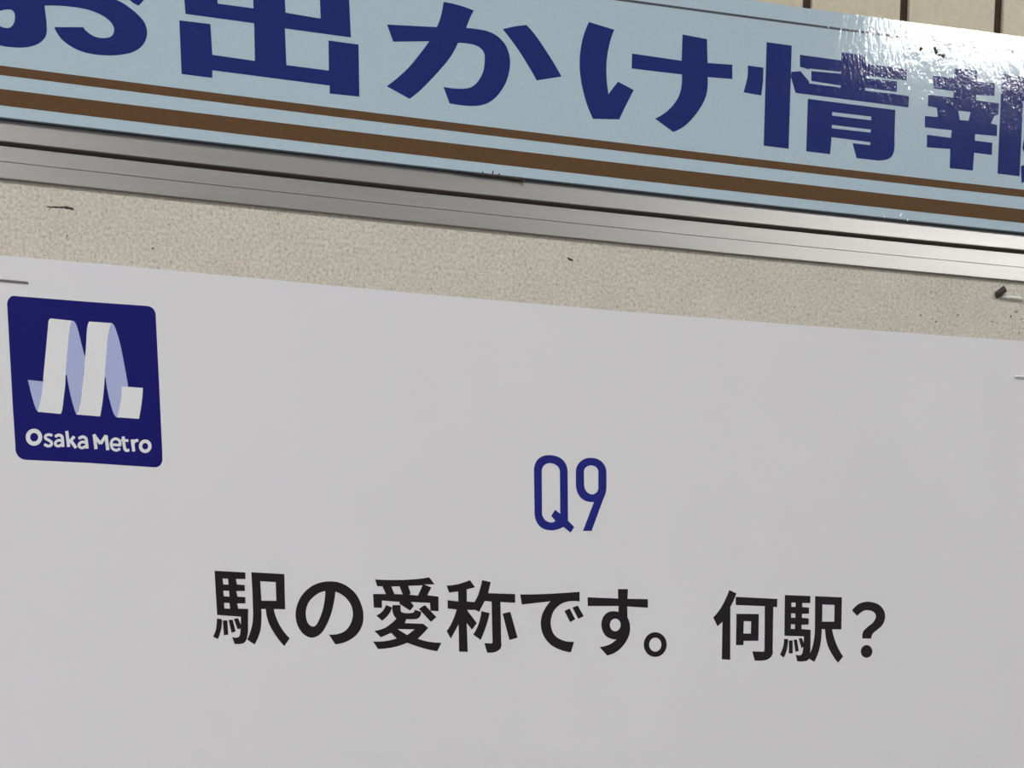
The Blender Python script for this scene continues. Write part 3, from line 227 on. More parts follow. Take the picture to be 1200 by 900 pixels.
'L1': (-0.6, [[-190.16,49.56,-189.86,49.58,-189.56,49.55,-189.29,49.45,-189.07,49.3,-188.78,48.94,-188.55,48.53,-188.37,48.09,-188.23,47.64,-187.93,46.53,-187.68,45.39,-187.45,44.25,-187.22,43.11,-186.95,41.86,-186.69,40.6,-186.43,39.34,-186.17,38.08,-185.55,37.75,-186.6,31.29,-186.56,34.2,-187.17,29.22,-187.43,27.6,-187.72,25.97,-188.04,24.35,-188.37,22.73,-188.56,21.9,-188.77,21.08,-189.01,20.26,-189.28,19.45,-189.45,19.02,-189.65,18.6,-189.88,18.19,-190.13,17.79,-190.32,18.24,-190.49,18.7,-190.65,19.17,-190.79,19.65,-191.04,20.61,-191.27,21.58,-191.49,22.55,-191.69,23.53,-191.9,24.64,-192.09,25.75,-192.27,26.87,-192.43,27.99,-192.53,28.77,-192.62,29.56,-192.7,30.36,-192.76,31.15,-193.23,30.83,-192.01,39.59,-190.82,46.87]], []),
'W2': (-0.64, [[-183.84,49.75,-175.89,49.82,-176.23,49.25,-176.51,48.65,-176.75,48.04,-176.92,47.43,-177.3,45.65,-177.61,43.87,-177.88,42.09,-178.15,40.3,-178.46,38.18,-178.74,36.05,-179.01,33.93,-179.26,31.79,-179.6,28.85,-179.82,27.23,-180.06,25.6,-180.32,23.98,-180.61,22.35,-180.85,21.16,-181.12,19.96,-181.41,18.77,-181.72,17.59,-190.14,17.72,-189.86,18.13,-189.62,18.56,-189.4,19.0,-189.22,19.45,-188.95,20.26,-188.71,21.07,-188.5,21.9,-188.31,22.72,-188.0,24.34,-187.71,25.96,-187.44,27.59,-187.17,29.21,-186.99,30.31,-186.81,31.41,-186.64,32.51,-186.47,33.61,-186.37,34.35,-186.27,35.08,-186.17,35.81,-186.07,36.54,-185.9,37.78,-185.72,39.03,-185.54,40.27,-185.38,41.51,-185.21,43.04,-185.06,44.57,-184.89,46.09,-184.65,47.62,-184.52,48.16,-184.34,48.7,-184.12,49.23]], []),
'L2': (-0.6, [[-175.98,49.88,-175.71,49.78,-175.47,49.63,-175.26,49.45,-175.1,49.23,-174.81,48.63,-174.57,48.0,-174.36,47.35,-174.17,46.7,-173.87,45.68,-173.6,44.65,-173.35,43.62,-173.13,42.57,-172.78,40.61,-172.47,38.63,-172.17,36.65,-171.88,34.66,-171.67,33.21,-171.47,31.77,-171.28,30.32,-171.1,28.86,-171.13,28.27,-172.36,28.19,-173.22,23.44,-174.74,17.66,-175.51,17.64,-175.79,17.74,-176.06,17.89,-176.28,18.08,-176.45,18.32,-176.78,19.0,-177.05,19.71,-177.27,20.45,-177.47,21.19,-177.79,22.53,-178.08,23.88,-178.34,25.23,-178.56,26.6,-178.71,27.68,-178.83,28.76,-178.92,29.86,-178.97,30.95,-179.4,31.5,-178.15,40.32,-176.91,47.64]], []),
'W3': (-0.64, [[-173.33,28.46,-165.77,28.45,-165.9,27.16,-166.05,25.87,-166.24,24.58,-166.45,23.28,-166.72,21.87,-167.02,20.46,-167.36,19.06,-167.72,17.65,-175.66,17.68,-175.49,18.05,-175.35,18.43,-175.21,18.8,-175.09,19.19,-174.78,20.23,-174.49,21.28,-174.21,22.32,-173.99,23.38,-173.77,24.65,-173.58,25.92,-173.44,27.19]], []),
'L0': (-0.6, [[-206.59,28.4,-201.15,28.2,-201.84,24.15,-202.64,20.18,-203.38,17.81,-203.66,17.95,-203.92,18.14,-204.13,18.36,-204.29,18.62,-204.61,19.43,-204.86,20.26,-205.08,21.1,-205.29,21.95,-205.53,23.0,-205.75,24.06,-205.95,25.11,-206.13,26.18]], []),
'O': (-0.6, [[-202.7,9.15,-202.81,8.49,-203.06,7.86,-203.44,7.28,-203.93,6.79,-204.5,6.41,-205.13,6.15,-205.78,6.04,-206.43,6.07,-207.03,6.25,-207.56,6.57,-207.99,7.01,-208.3,7.54,-208.48,8.15,-208.51,8.8,-208.4,9.45,-208.15,10.09,-207.77,10.66,-207.28,11.15,-206.71,11.54,-206.08,11.79,-205.43,11.9,-204.79,11.87,-204.19,11.69,-203.66,11.38,-203.22,10.94,-202.91,10.41,-202.73,9.8]], [[-204.13,9.06,-204.18,8.74,-204.31,8.42,-204.5,8.13,-204.74,7.88,-205.02,7.69,-205.33,7.57,-205.65,7.51,-205.96,7.53,-206.26,7.62,-206.52,7.78,-206.73,8.0,-206.88,8.26,-206.97,8.57,-206.99,8.89,-206.93,9.22,-206.81,9.53,-206.62,9.82,-206.38,10.07,-206.1,10.26,-205.79,10.39,-205.47,10.44,-205.15,10.43,-204.86,10.34,-204.6,10.18,-204.39,9.96,-204.23,9.69,-204.14,9.39]]),
's': (-0.6, [[-199.03,10.48,-199.32,10.54,-199.64,9.58,-199.34,9.52],[-199.31,10.54,-199.61,10.6,-199.95,9.65,-199.65,9.58],[-199.63,10.61,-199.93,10.66,-200.21,9.69,-199.92,9.64],[-200.01,10.66,-200.3,10.66,-200.41,9.68,-200.13,9.68],[-200.4,10.65,-200.7,10.59,-200.62,9.63,-200.31,9.69],[-200.77,10.58,-201.08,10.48,-200.87,9.55,-200.56,9.65],[-201.16,10.45,-201.44,10.31,-201.08,9.44,-200.8,9.58],[-201.55,10.24,-201.75,10.08,-201.17,9.35,-200.97,9.51],[-201.9,9.91,-202.01,9.7,-201.14,9.32,-201.02,9.52],[-202.07,9.55,-202.12,9.3,-201.13,9.23,-201.08,9.48],[-202.12,9.17,-202.11,8.93,-201.1,9.12,-201.12,9.36],[-202.07,8.79,-201.98,8.58,-201.04,9.04,-201.13,9.25],[-201.87,8.42,-201.68,8.26,-200.97,9.03,-201.16,9.19],[-201.59,8.2,-201.31,8.07,-200.79,8.97,-201.06,9.1],[-201.29,8.06,-200.98,7.94,-200.51,8.85,-200.81,8.98],[-201.01,7.95,-200.73,7.82,-200.2,8.71,-200.48,8.84],[-200.76,7.83,-200.5,7.69,-199.92,8.55,-200.18,8.7],[-200.5,7.68,-200.24,7.54,-199.66,8.41,-199.92,8.55],[-200.28,7.56,-200.05,7.41,-199.4,8.23,-199.62,8.38],[-200.14,7.49,-199.99,7.3,-199.16,7.96,-199.31,8.15],[-200.06,7.45,-200.0,7.21,-199.02,7.58,-199.09,7.82],[-200.01,7.33,-200.01,7.06,-199.0,7.2,-199.0,7.47],[-200.0,7.17,-200.05,6.91,-199.07,6.82,-199.01,7.08],[-199.99,7.06,-200.12,6.85,-199.25,6.45,-199.13,6.66],[-199.97,7.02,-200.18,6.85,-199.61,6.11,-199.4,6.28],[-200.07,6.92,-200.36,6.79,-200.02,5.91,-199.73,6.04],[-200.27,6.82,-200.59,6.73,-200.44,5.79,-200.11,5.88],[-200.5,6.75,-200.82,6.73,-200.86,5.75,-200.54,5.77],[-200.68,6.72,-200.99,6.78,-201.31,5.82,-201.0,5.75],[-200.9,6.75,-201.22,6.89,-201.71,5.98,-201.39,5.84],[-201.2,6.88,-201.52,7.04,-202.06,6.16,-201.74,5.99],[-201.53,7.05,-201.85,7.2,-202.37,6.3,-202.05,6.15],[-198.98,10.09,-199.09,9.8,-199.35,9.6,-199.66,9.58,-199.9,9.75,-199.98,10.03,-199.87,10.32,-199.61,10.51,-199.3,10.53,-199.06,10.37],[-199.27,10.16,-199.38,9.86,-199.65,9.67,-199.96,9.65,-200.2,9.81,-200.28,10.1,-200.17,10.39,-199.9,10.58,-199.59,10.6,-199.35,10.44],[-199.56,10.2,-199.68,9.91,-199.94,9.72,-200.25,9.7,-200.49,9.86,-200.57,10.14,-200.46,10.44,-200.2,10.63,-199.89,10.65,-199.64,10.49],[-199.85,10.2,-199.97,9.91,-200.23,9.72,-200.54,9.7,-200.78,9.86,-200.86,10.14,-200.75,10.44,-200.48,10.63,-200.17,10.65,-199.93,10.49],[-200.16,10.14,-200.27,9.85,-200.53,9.66,-200.84,9.64,-201.09,9.8,-201.16,10.08,-201.05,10.38,-200.79,10.57,-200.48,10.59,-200.24,10.43],[-200.47,10.04,-200.59,9.75,-200.85,9.56,-201.16,9.54,-201.4,9.7,-201.48,9.98,-201.37,10.27,-201.11,10.47,-200.8,10.49,-200.55,10.32],[-200.76,9.91,-200.87,9.61,-201.13,9.42,-201.44,9.4,-201.68,9.56,-201.76,9.84,-201.65,10.14,-201.39,10.33,-201.08,10.35,-200.84,10.19],[-200.96,9.75,-201.07,9.45,-201.33,9.26,-201.64,9.24,-201.88,9.4,-201.96,9.68,-201.85,9.98,-201.59,10.17,-201.28,10.19,-201.04,10.03],[-201.07,9.54,-201.18,9.25,-201.45,9.06,-201.76,9.04,-202.0,9.2,-202.08,9.48,-201.96,9.77,-201.7,9.97,-201.39,9.99,-201.15,9.82],[-201.12,9.3,-201.23,9.0,-201.49,8.81,-201.81,8.79,-202.05,8.96,-202.13,9.24,-202.01,9.53,-201.75,9.72,-201.44,9.74,-201.2,9.58],[-201.1,9.05,-201.21,8.76,-201.47,8.56,-201.79,8.55,-202.03,8.71,-202.11,8.99,-201.99,9.28,-201.73,9.48,-201.42,9.5,-201.18,9.33],[-201.01,8.84,-201.12,8.55,-201.39,8.35,-201.7,8.33,-201.94,8.5,-202.02,8.78,-201.9,9.07,-201.64,9.27,-201.33,9.28,-201.09,9.12],[-200.82,8.68,-200.94,8.39,-201.2,8.19,-201.51,8.17,-201.75,8.34,-201.83,8.62,-201.72,8.91,-201.45,9.11,-201.14,9.12,-200.9,8.96],[-200.55,8.55,-200.66,8.26,-200.92,8.06,-201.23,8.04,-201.47,8.21,-201.55,8.49,-201.44,8.78,-201.18,8.97,-200.87,8.99,-200.63,8.83],[-200.24,8.43,-200.35,8.13,-200.62,7.94,-200.93,7.92,-201.17,8.08,-201.25,8.37,-201.13,8.66,-200.87,8.85,-200.56,8.87,-200.32,8.71],[-199.96,8.29,-200.08,8.0,-200.34,7.81,-200.65,7.79,-200.89,7.95,-200.97,8.23,-200.86,8.53,-200.6,8.72,-200.29,8.74,-200.04,8.58],[-199.71,8.15,-199.82,7.86,-200.08,7.66,-200.39,7.64,-200.64,7.81,-200.71,8.09,-200.6,8.38,-200.34,8.58,-200.03,8.59,-199.79,8.43],[-199.45,8.01,-199.56,7.71,-199.82,7.52,-200.13,7.5,-200.37,7.66,-200.45,7.94,-200.34,8.24,-200.08,8.43,-199.77,8.45,-199.53,8.29],[-199.22,7.85,-199.33,7.55,-199.6,7.36,-199.91,7.34,-200.15,7.5,-200.23,7.79,-200.12,8.08,-199.85,8.27,-199.54,8.29,-199.3,8.13],[-199.07,7.66,-199.18,7.37,-199.45,7.17,-199.76,7.16,-200.0,7.32,-200.08,7.6,-199.97,7.9,-199.7,8.09,-199.39,8.11,-199.15,7.95],[-199.0,7.43,-199.12,7.13,-199.38,6.94,-199.69,6.92,-199.93,7.08,-200.01,7.37,-199.9,7.66,-199.64,7.85,-199.32,7.87,-199.08,7.71],[-199.0,7.16,-199.11,6.86,-199.37,6.67,-199.68,6.65,-199.93,6.81,-200.01,7.1,-199.89,7.39,-199.63,7.58,-199.32,7.6,-199.08,7.44],[-199.05,6.89,-199.17,6.6,-199.43,6.4,-199.74,6.39,-199.98,6.55,-200.06,6.83,-199.95,7.13,-199.69,7.32,-199.38,7.34,-199.13,7.17],[-199.18,6.68,-199.29,6.38,-199.55,6.19,-199.87,6.17,-200.11,6.34,-200.19,6.62,-200.07,6.91,-199.81,7.11,-199.5,7.12,-199.26,6.96],[-199.39,6.51,-199.5,6.22,-199.77,6.03,-200.08,6.01,-200.32,6.17,-200.4,6.45,-200.29,6.75,-200.02,6.94,-199.71,6.96,-199.47,6.8],[-199.68,6.38,-199.8,6.08,-200.06,5.89,-200.37,5.87,-200.61,6.04,-200.69,6.32,-200.58,6.61,-200.32,6.81,-200.0,6.82,-199.76,6.66],[-200.01,6.29,-200.13,6.0,-200.39,5.8,-200.7,5.79,-200.94,5.95,-201.02,6.23,-200.91,6.53,-200.64,6.72,-200.33,6.74,-200.09,6.57],[-200.33,6.27,-200.45,5.97,-200.71,5.78,-201.02,5.76,-201.26,5.92,-201.34,6.21,-201.23,6.5,-200.97,6.69,-200.65,6.71,-200.41,6.55],[-200.64,6.33,-200.76,6.04,-201.02,5.84,-201.33,5.82,-201.57,5.99,-201.65,6.27,-201.54,6.56,-201.28,6.76,-200.96,6.78,-200.72,6.61],[-200.96,6.46,-201.08,6.17,-201.34,5.98,-201.65,5.96,-201.89,6.12,-201.97,6.4,-201.86,6.7,-201.6,6.89,-201.28,6.91,-201.04,6.75],[-201.29,6.63,-201.4,6.33,-201.66,6.14,-201.97,6.12,-202.22,6.29,-202.29,6.57,-202.18,6.86,-201.92,7.05,-201.61,7.07,-201.37,6.91]], []),
'a': (-0.6, [[-197.93,9.22,-197.6,9.38,-197.99,10.29,-198.32,10.13],[-197.59,9.39,-197.25,9.57,-197.68,10.46,-198.01,10.28],[-197.29,9.55,-196.96,9.7,-197.32,10.63,-197.64,10.48],[-197.07,9.67,-196.76,9.74,-196.91,10.74,-197.22,10.66],[-196.91,9.73,-196.61,9.72,-196.46,10.75,-196.76,10.76],[-196.71,9.73,-196.41,9.67,-196.06,10.67,-196.36,10.74],[-196.5,9.7,-196.24,9.58,-195.7,10.53,-195.97,10.64],[-196.34,9.64,-196.14,9.48,-195.4,10.3,-195.6,10.46],[-196.24,9.59,-196.13,9.41,-195.19,10.01,-195.31,10.19],[-196.18,9.55,-196.13,9.33,-195.09,9.65,-195.14,9.87],[-196.14,9.4,-196.13,9.11,-195.07,9.28,-195.08,9.57],[-196.13,9.12,-196.11,8.72,-195.05,8.88,-195.07,9.28],[-196.11,8.72,-196.1,8.19,-195.03,8.34,-195.05,8.88],[-196.1,8.2,-196.09,7.55,-195.03,7.68,-195.03,8.33],[-196.09,7.55,-196.09,6.85,-195.02,6.97,-195.03,7.67],[-196.09,6.85,-196.09,6.17,-195.02,6.3,-195.02,6.97],[-197.27,9.87,-197.39,9.56,-197.66,9.36,-197.99,9.34,-198.24,9.51,-198.33,9.81,-198.21,10.11,-197.93,10.32,-197.61,10.34,-197.35,10.17],[-196.94,10.05,-197.05,9.74,-197.33,9.54,-197.66,9.52,-197.91,9.69,-198.0,9.98,-197.88,10.29,-197.6,10.5,-197.27,10.52,-197.02,10.34],[-196.61,10.2,-196.73,9.89,-197.01,9.69,-197.33,9.67,-197.59,9.84,-197.67,10.13,-197.55,10.44,-197.28,10.64,-196.95,10.66,-196.7,10.49],[-196.3,10.27,-196.42,9.97,-196.7,9.76,-197.03,9.74,-197.28,9.91,-197.37,10.21,-197.25,10.52,-196.97,10.72,-196.64,10.74,-196.39,10.57],[-196.0,10.27,-196.12,9.96,-196.4,9.76,-196.73,9.74,-196.98,9.91,-197.06,10.2,-196.94,10.51,-196.67,10.72,-196.34,10.74,-196.09,10.57],[-195.7,10.2,-195.82,9.89,-196.1,9.69,-196.43,9.67,-196.68,9.84,-196.77,10.14,-196.65,10.45,-196.37,10.65,-196.04,10.67,-195.79,10.5],[-195.44,10.09,-195.56,9.78,-195.84,9.57,-196.16,9.55,-196.42,9.72,-196.5,10.02,-196.38,10.33,-196.11,10.53,-195.78,10.55,-195.52,10.38],[-195.24,9.92,-195.36,9.61,-195.64,9.41,-195.96,9.39,-196.22,9.56,-196.3,9.86,-196.18,10.17,-195.91,10.37,-195.58,10.39,-195.33,10.22],[-195.13,9.74,-195.25,9.43,-195.52,9.23,-195.85,9.21,-196.11,9.38,-196.19,9.67,-196.07,9.98,-195.8,10.19,-195.47,10.21,-195.21,10.03],[-195.08,9.52,-195.2,9.21,-195.48,9.01,-195.81,8.99,-196.06,9.16,-196.14,9.45,-196.03,9.76,-195.75,9.97,-195.42,9.99,-195.17,9.81],[-195.07,9.23,-195.19,8.92,-195.46,8.72,-195.79,8.7,-196.05,8.87,-196.13,9.16,-196.01,9.47,-195.73,9.68,-195.41,9.7,-195.15,9.53],[-195.05,8.83,-195.17,8.53,-195.45,8.32,-195.78,8.3,-196.03,8.47,-196.11,8.77,-196.0,9.08,-195.72,9.28,-195.39,9.3,-195.14,9.13],[-195.03,8.3,-195.15,7.99,-195.43,7.78,-195.76,7.76,-196.01,7.94,-196.1,8.23,-195.98,8.54,-195.7,8.75,-195.37,8.76,-195.12,8.59],[-195.03,7.64,-195.15,7.33,-195.42,7.13,-195.75,7.11,-196.01,7.28,-196.09,7.58,-195.97,7.89,-195.69,8.09,-195.37,8.11,-195.11,7.94],[-195.03,6.94,-195.14,6.63,-195.42,6.43,-195.75,6.41,-196.0,6.58,-196.09,6.88,-195.97,7.19,-195.69,7.39,-195.36,7.41,-195.11,7.24],[-195.56,8.77,-195.92,8.82,-196.16,7.89,-195.81,7.84],[-195.9,8.82,-196.26,8.88,-196.54,7.96,-196.18,7.9],[-196.29,8.88,-196.64,8.92,-196.85,7.99,-196.5,7.96],[-196.74,8.92,-197.06,8.88,-197.07,7.96,-196.75,7.99],[-197.21,8.84,-197.52,8.71,-197.23,7.86,-196.92,7.99],[-197.61,8.66,-197.92,8.46,-197.45,7.71,-197.14,7.91],[-197.99,8.41,-198.25,8.18,-197.64,7.53,-197.38,7.76],[-198.31,8.1,-198.49,7.87,-197.75,7.37,-197.57,7.6],[-198.57,7.73,-198.66,7.49,-197.75,7.28,-197.67,7.52],[-198.68,7.35,-198.7,7.09,-197.74,7.15,-197.72,7.41],[-198.69,6.97,-198.63,6.73,-197.69,7.03,-197.75,7.27],[-198.58,6.6,-198.46,6.42,-197.63,6.98,-197.75,7.16],[-198.34,6.3,-198.14,6.17,-197.55,6.96,-197.75,7.1],[-198.04,6.12,-197.76,6.03,-197.36,6.92,-197.64,7.01],[-197.67,6.01,-197.35,5.97,-197.13,6.9,-197.45,6.94],[-197.24,5.97,-196.93,6.01,-196.93,6.93,-197.24,6.9],[-196.76,6.05,-196.42,6.21,-196.76,7.04,-197.09,6.89],[-196.34,6.26,-195.98,6.52,-196.48,7.25,-196.84,7.0],[-195.95,6.54,-195.62,6.8,-196.18,7.5,-196.51,7.23],[-195.62,6.8,-195.39,6.98,-195.94,7.68,-196.17,7.5],[-195.56,8.39,-195.67,8.11,-195.92,7.92,-196.21,7.9,-196.44,8.06,-196.52,8.33,-196.41,8.61,-196.16,8.79,-195.87,8.81,-195.64,8.65],[-195.92,8.45,-196.02,8.17,-196.27,7.99,-196.57,7.97,-196.8,8.12,-196.88,8.39,-196.77,8.67,-196.52,8.85,-196.22,8.87,-195.99,8.72],[-196.26,8.48,-196.37,8.2,-196.62,8.02,-196.92,8.0,-197.15,8.16,-197.22,8.43,-197.12,8.71,-196.87,8.89,-196.57,8.91,-196.34,8.75],[-196.59,8.45,-196.69,8.17,-196.94,7.98,-197.24,7.97,-197.47,8.12,-197.55,8.39,-197.44,8.67,-197.19,8.85,-196.89,8.87,-196.66,8.72],[-196.9,8.32,-197.01,8.04,-197.26,7.85,-197.55,7.83,-197.78,7.99,-197.86,8.26,-197.75,8.54,-197.5,8.72,-197.2,8.74,-196.97,8.58],[-197.2,8.11,-197.31,7.83,-197.56,7.65,-197.86,7.63,-198.09,7.79,-198.16,8.06,-198.05,8.34,-197.81,8.52,-197.51,8.54,-197.28,8.38],[-197.46,7.88,-197.57,7.6,-197.82,7.42,-198.12,7.4,-198.35,7.55,-198.42,7.82,-198.31,8.1,-198.06,8.29,-197.77,8.3,-197.54,8.15],[-197.64,7.65,-197.75,7.37,-198.0,7.19,-198.29,7.17,-198.52,7.32,-198.6,7.59,-198.49,7.87,-198.24,8.06,-197.94,8.07,-197.71,7.92],[-197.72,7.41,-197.83,7.13,-198.08,6.95,-198.38,6.93,-198.61,7.09,-198.68,7.35,-198.58,7.63,-198.33,7.82,-198.03,7.84,-197.8,7.68],[-197.74,7.15,-197.85,6.87,-198.1,6.69,-198.39,6.67,-198.62,6.83,-198.7,7.1,-198.59,7.37,-198.34,7.56,-198.04,7.58,-197.81,7.42],[-197.68,6.91,-197.79,6.63,-198.04,6.45,-198.34,6.43,-198.57,6.58,-198.64,6.85,-198.54,7.13,-198.29,7.32,-197.99,7.33,-197.76,7.18],[-197.57,6.73,-197.67,6.45,-197.92,6.26,-198.22,6.24,-198.45,6.4,-198.53,6.67,-198.42,6.95,-198.17,7.13,-197.87,7.15,-197.64,6.99],[-197.36,6.59,-197.47,6.31,-197.72,6.13,-198.02,6.11,-198.25,6.27,-198.32,6.54,-198.22,6.82,-197.97,7.0,-197.67,7.02,-197.44,6.86],[-197.08,6.5,-197.19,6.22,-197.44,6.04,-197.73,6.02,-197.96,6.17,-198.04,6.44,-197.93,6.72,-197.68,6.91,-197.39,6.92,-197.16,6.77],[-196.76,6.46,-196.87,6.18,-197.12,6.0,-197.41,5.98,-197.64,6.14,-197.72,6.41,-197.61,6.69,-197.36,6.87,-197.07,6.89,-196.84,6.73],[-196.45,6.5,-196.55,6.22,-196.8,6.03,-197.1,6.02,-197.33,6.17,-197.41,6.44,-197.3,6.72,-197.05,6.91,-196.75,6.92,-196.52,6.77],[-196.11,6.66,-196.22,6.38,-196.47,6.19,-196.77,6.18,-197.0,6.33,-197.07,6.6,-196.96,6.88,-196.71,7.06,-196.42,7.08,-196.19,6.93],[-195.75,6.91,-195.85,6.63,-196.1,6.45,-196.4,6.43,-196.63,6.59,-196.71,6.86,-196.6,7.14,-196.35,7.32,-196.05,7.34,-195.82,7.18],[-195.42,7.18,-195.52,6.9,-195.77,6.71,-196.07,6.7,-196.3,6.85,-196.38,7.12,-196.27,7.4,-196.02,7.58,-195.72,7.6,-195.49,7.45]], []),
'k': (-0.6, [[-194.45,11.74,-194.08,6.26,-192.97,6.45,-193.34,11.94],[-191.69,10.43,-193.62,8.35,-192.84,7.68,-190.9,9.76],[-193.3,8.36,-191.36,5.82,-190.39,6.56,-192.33,9.1]], []),
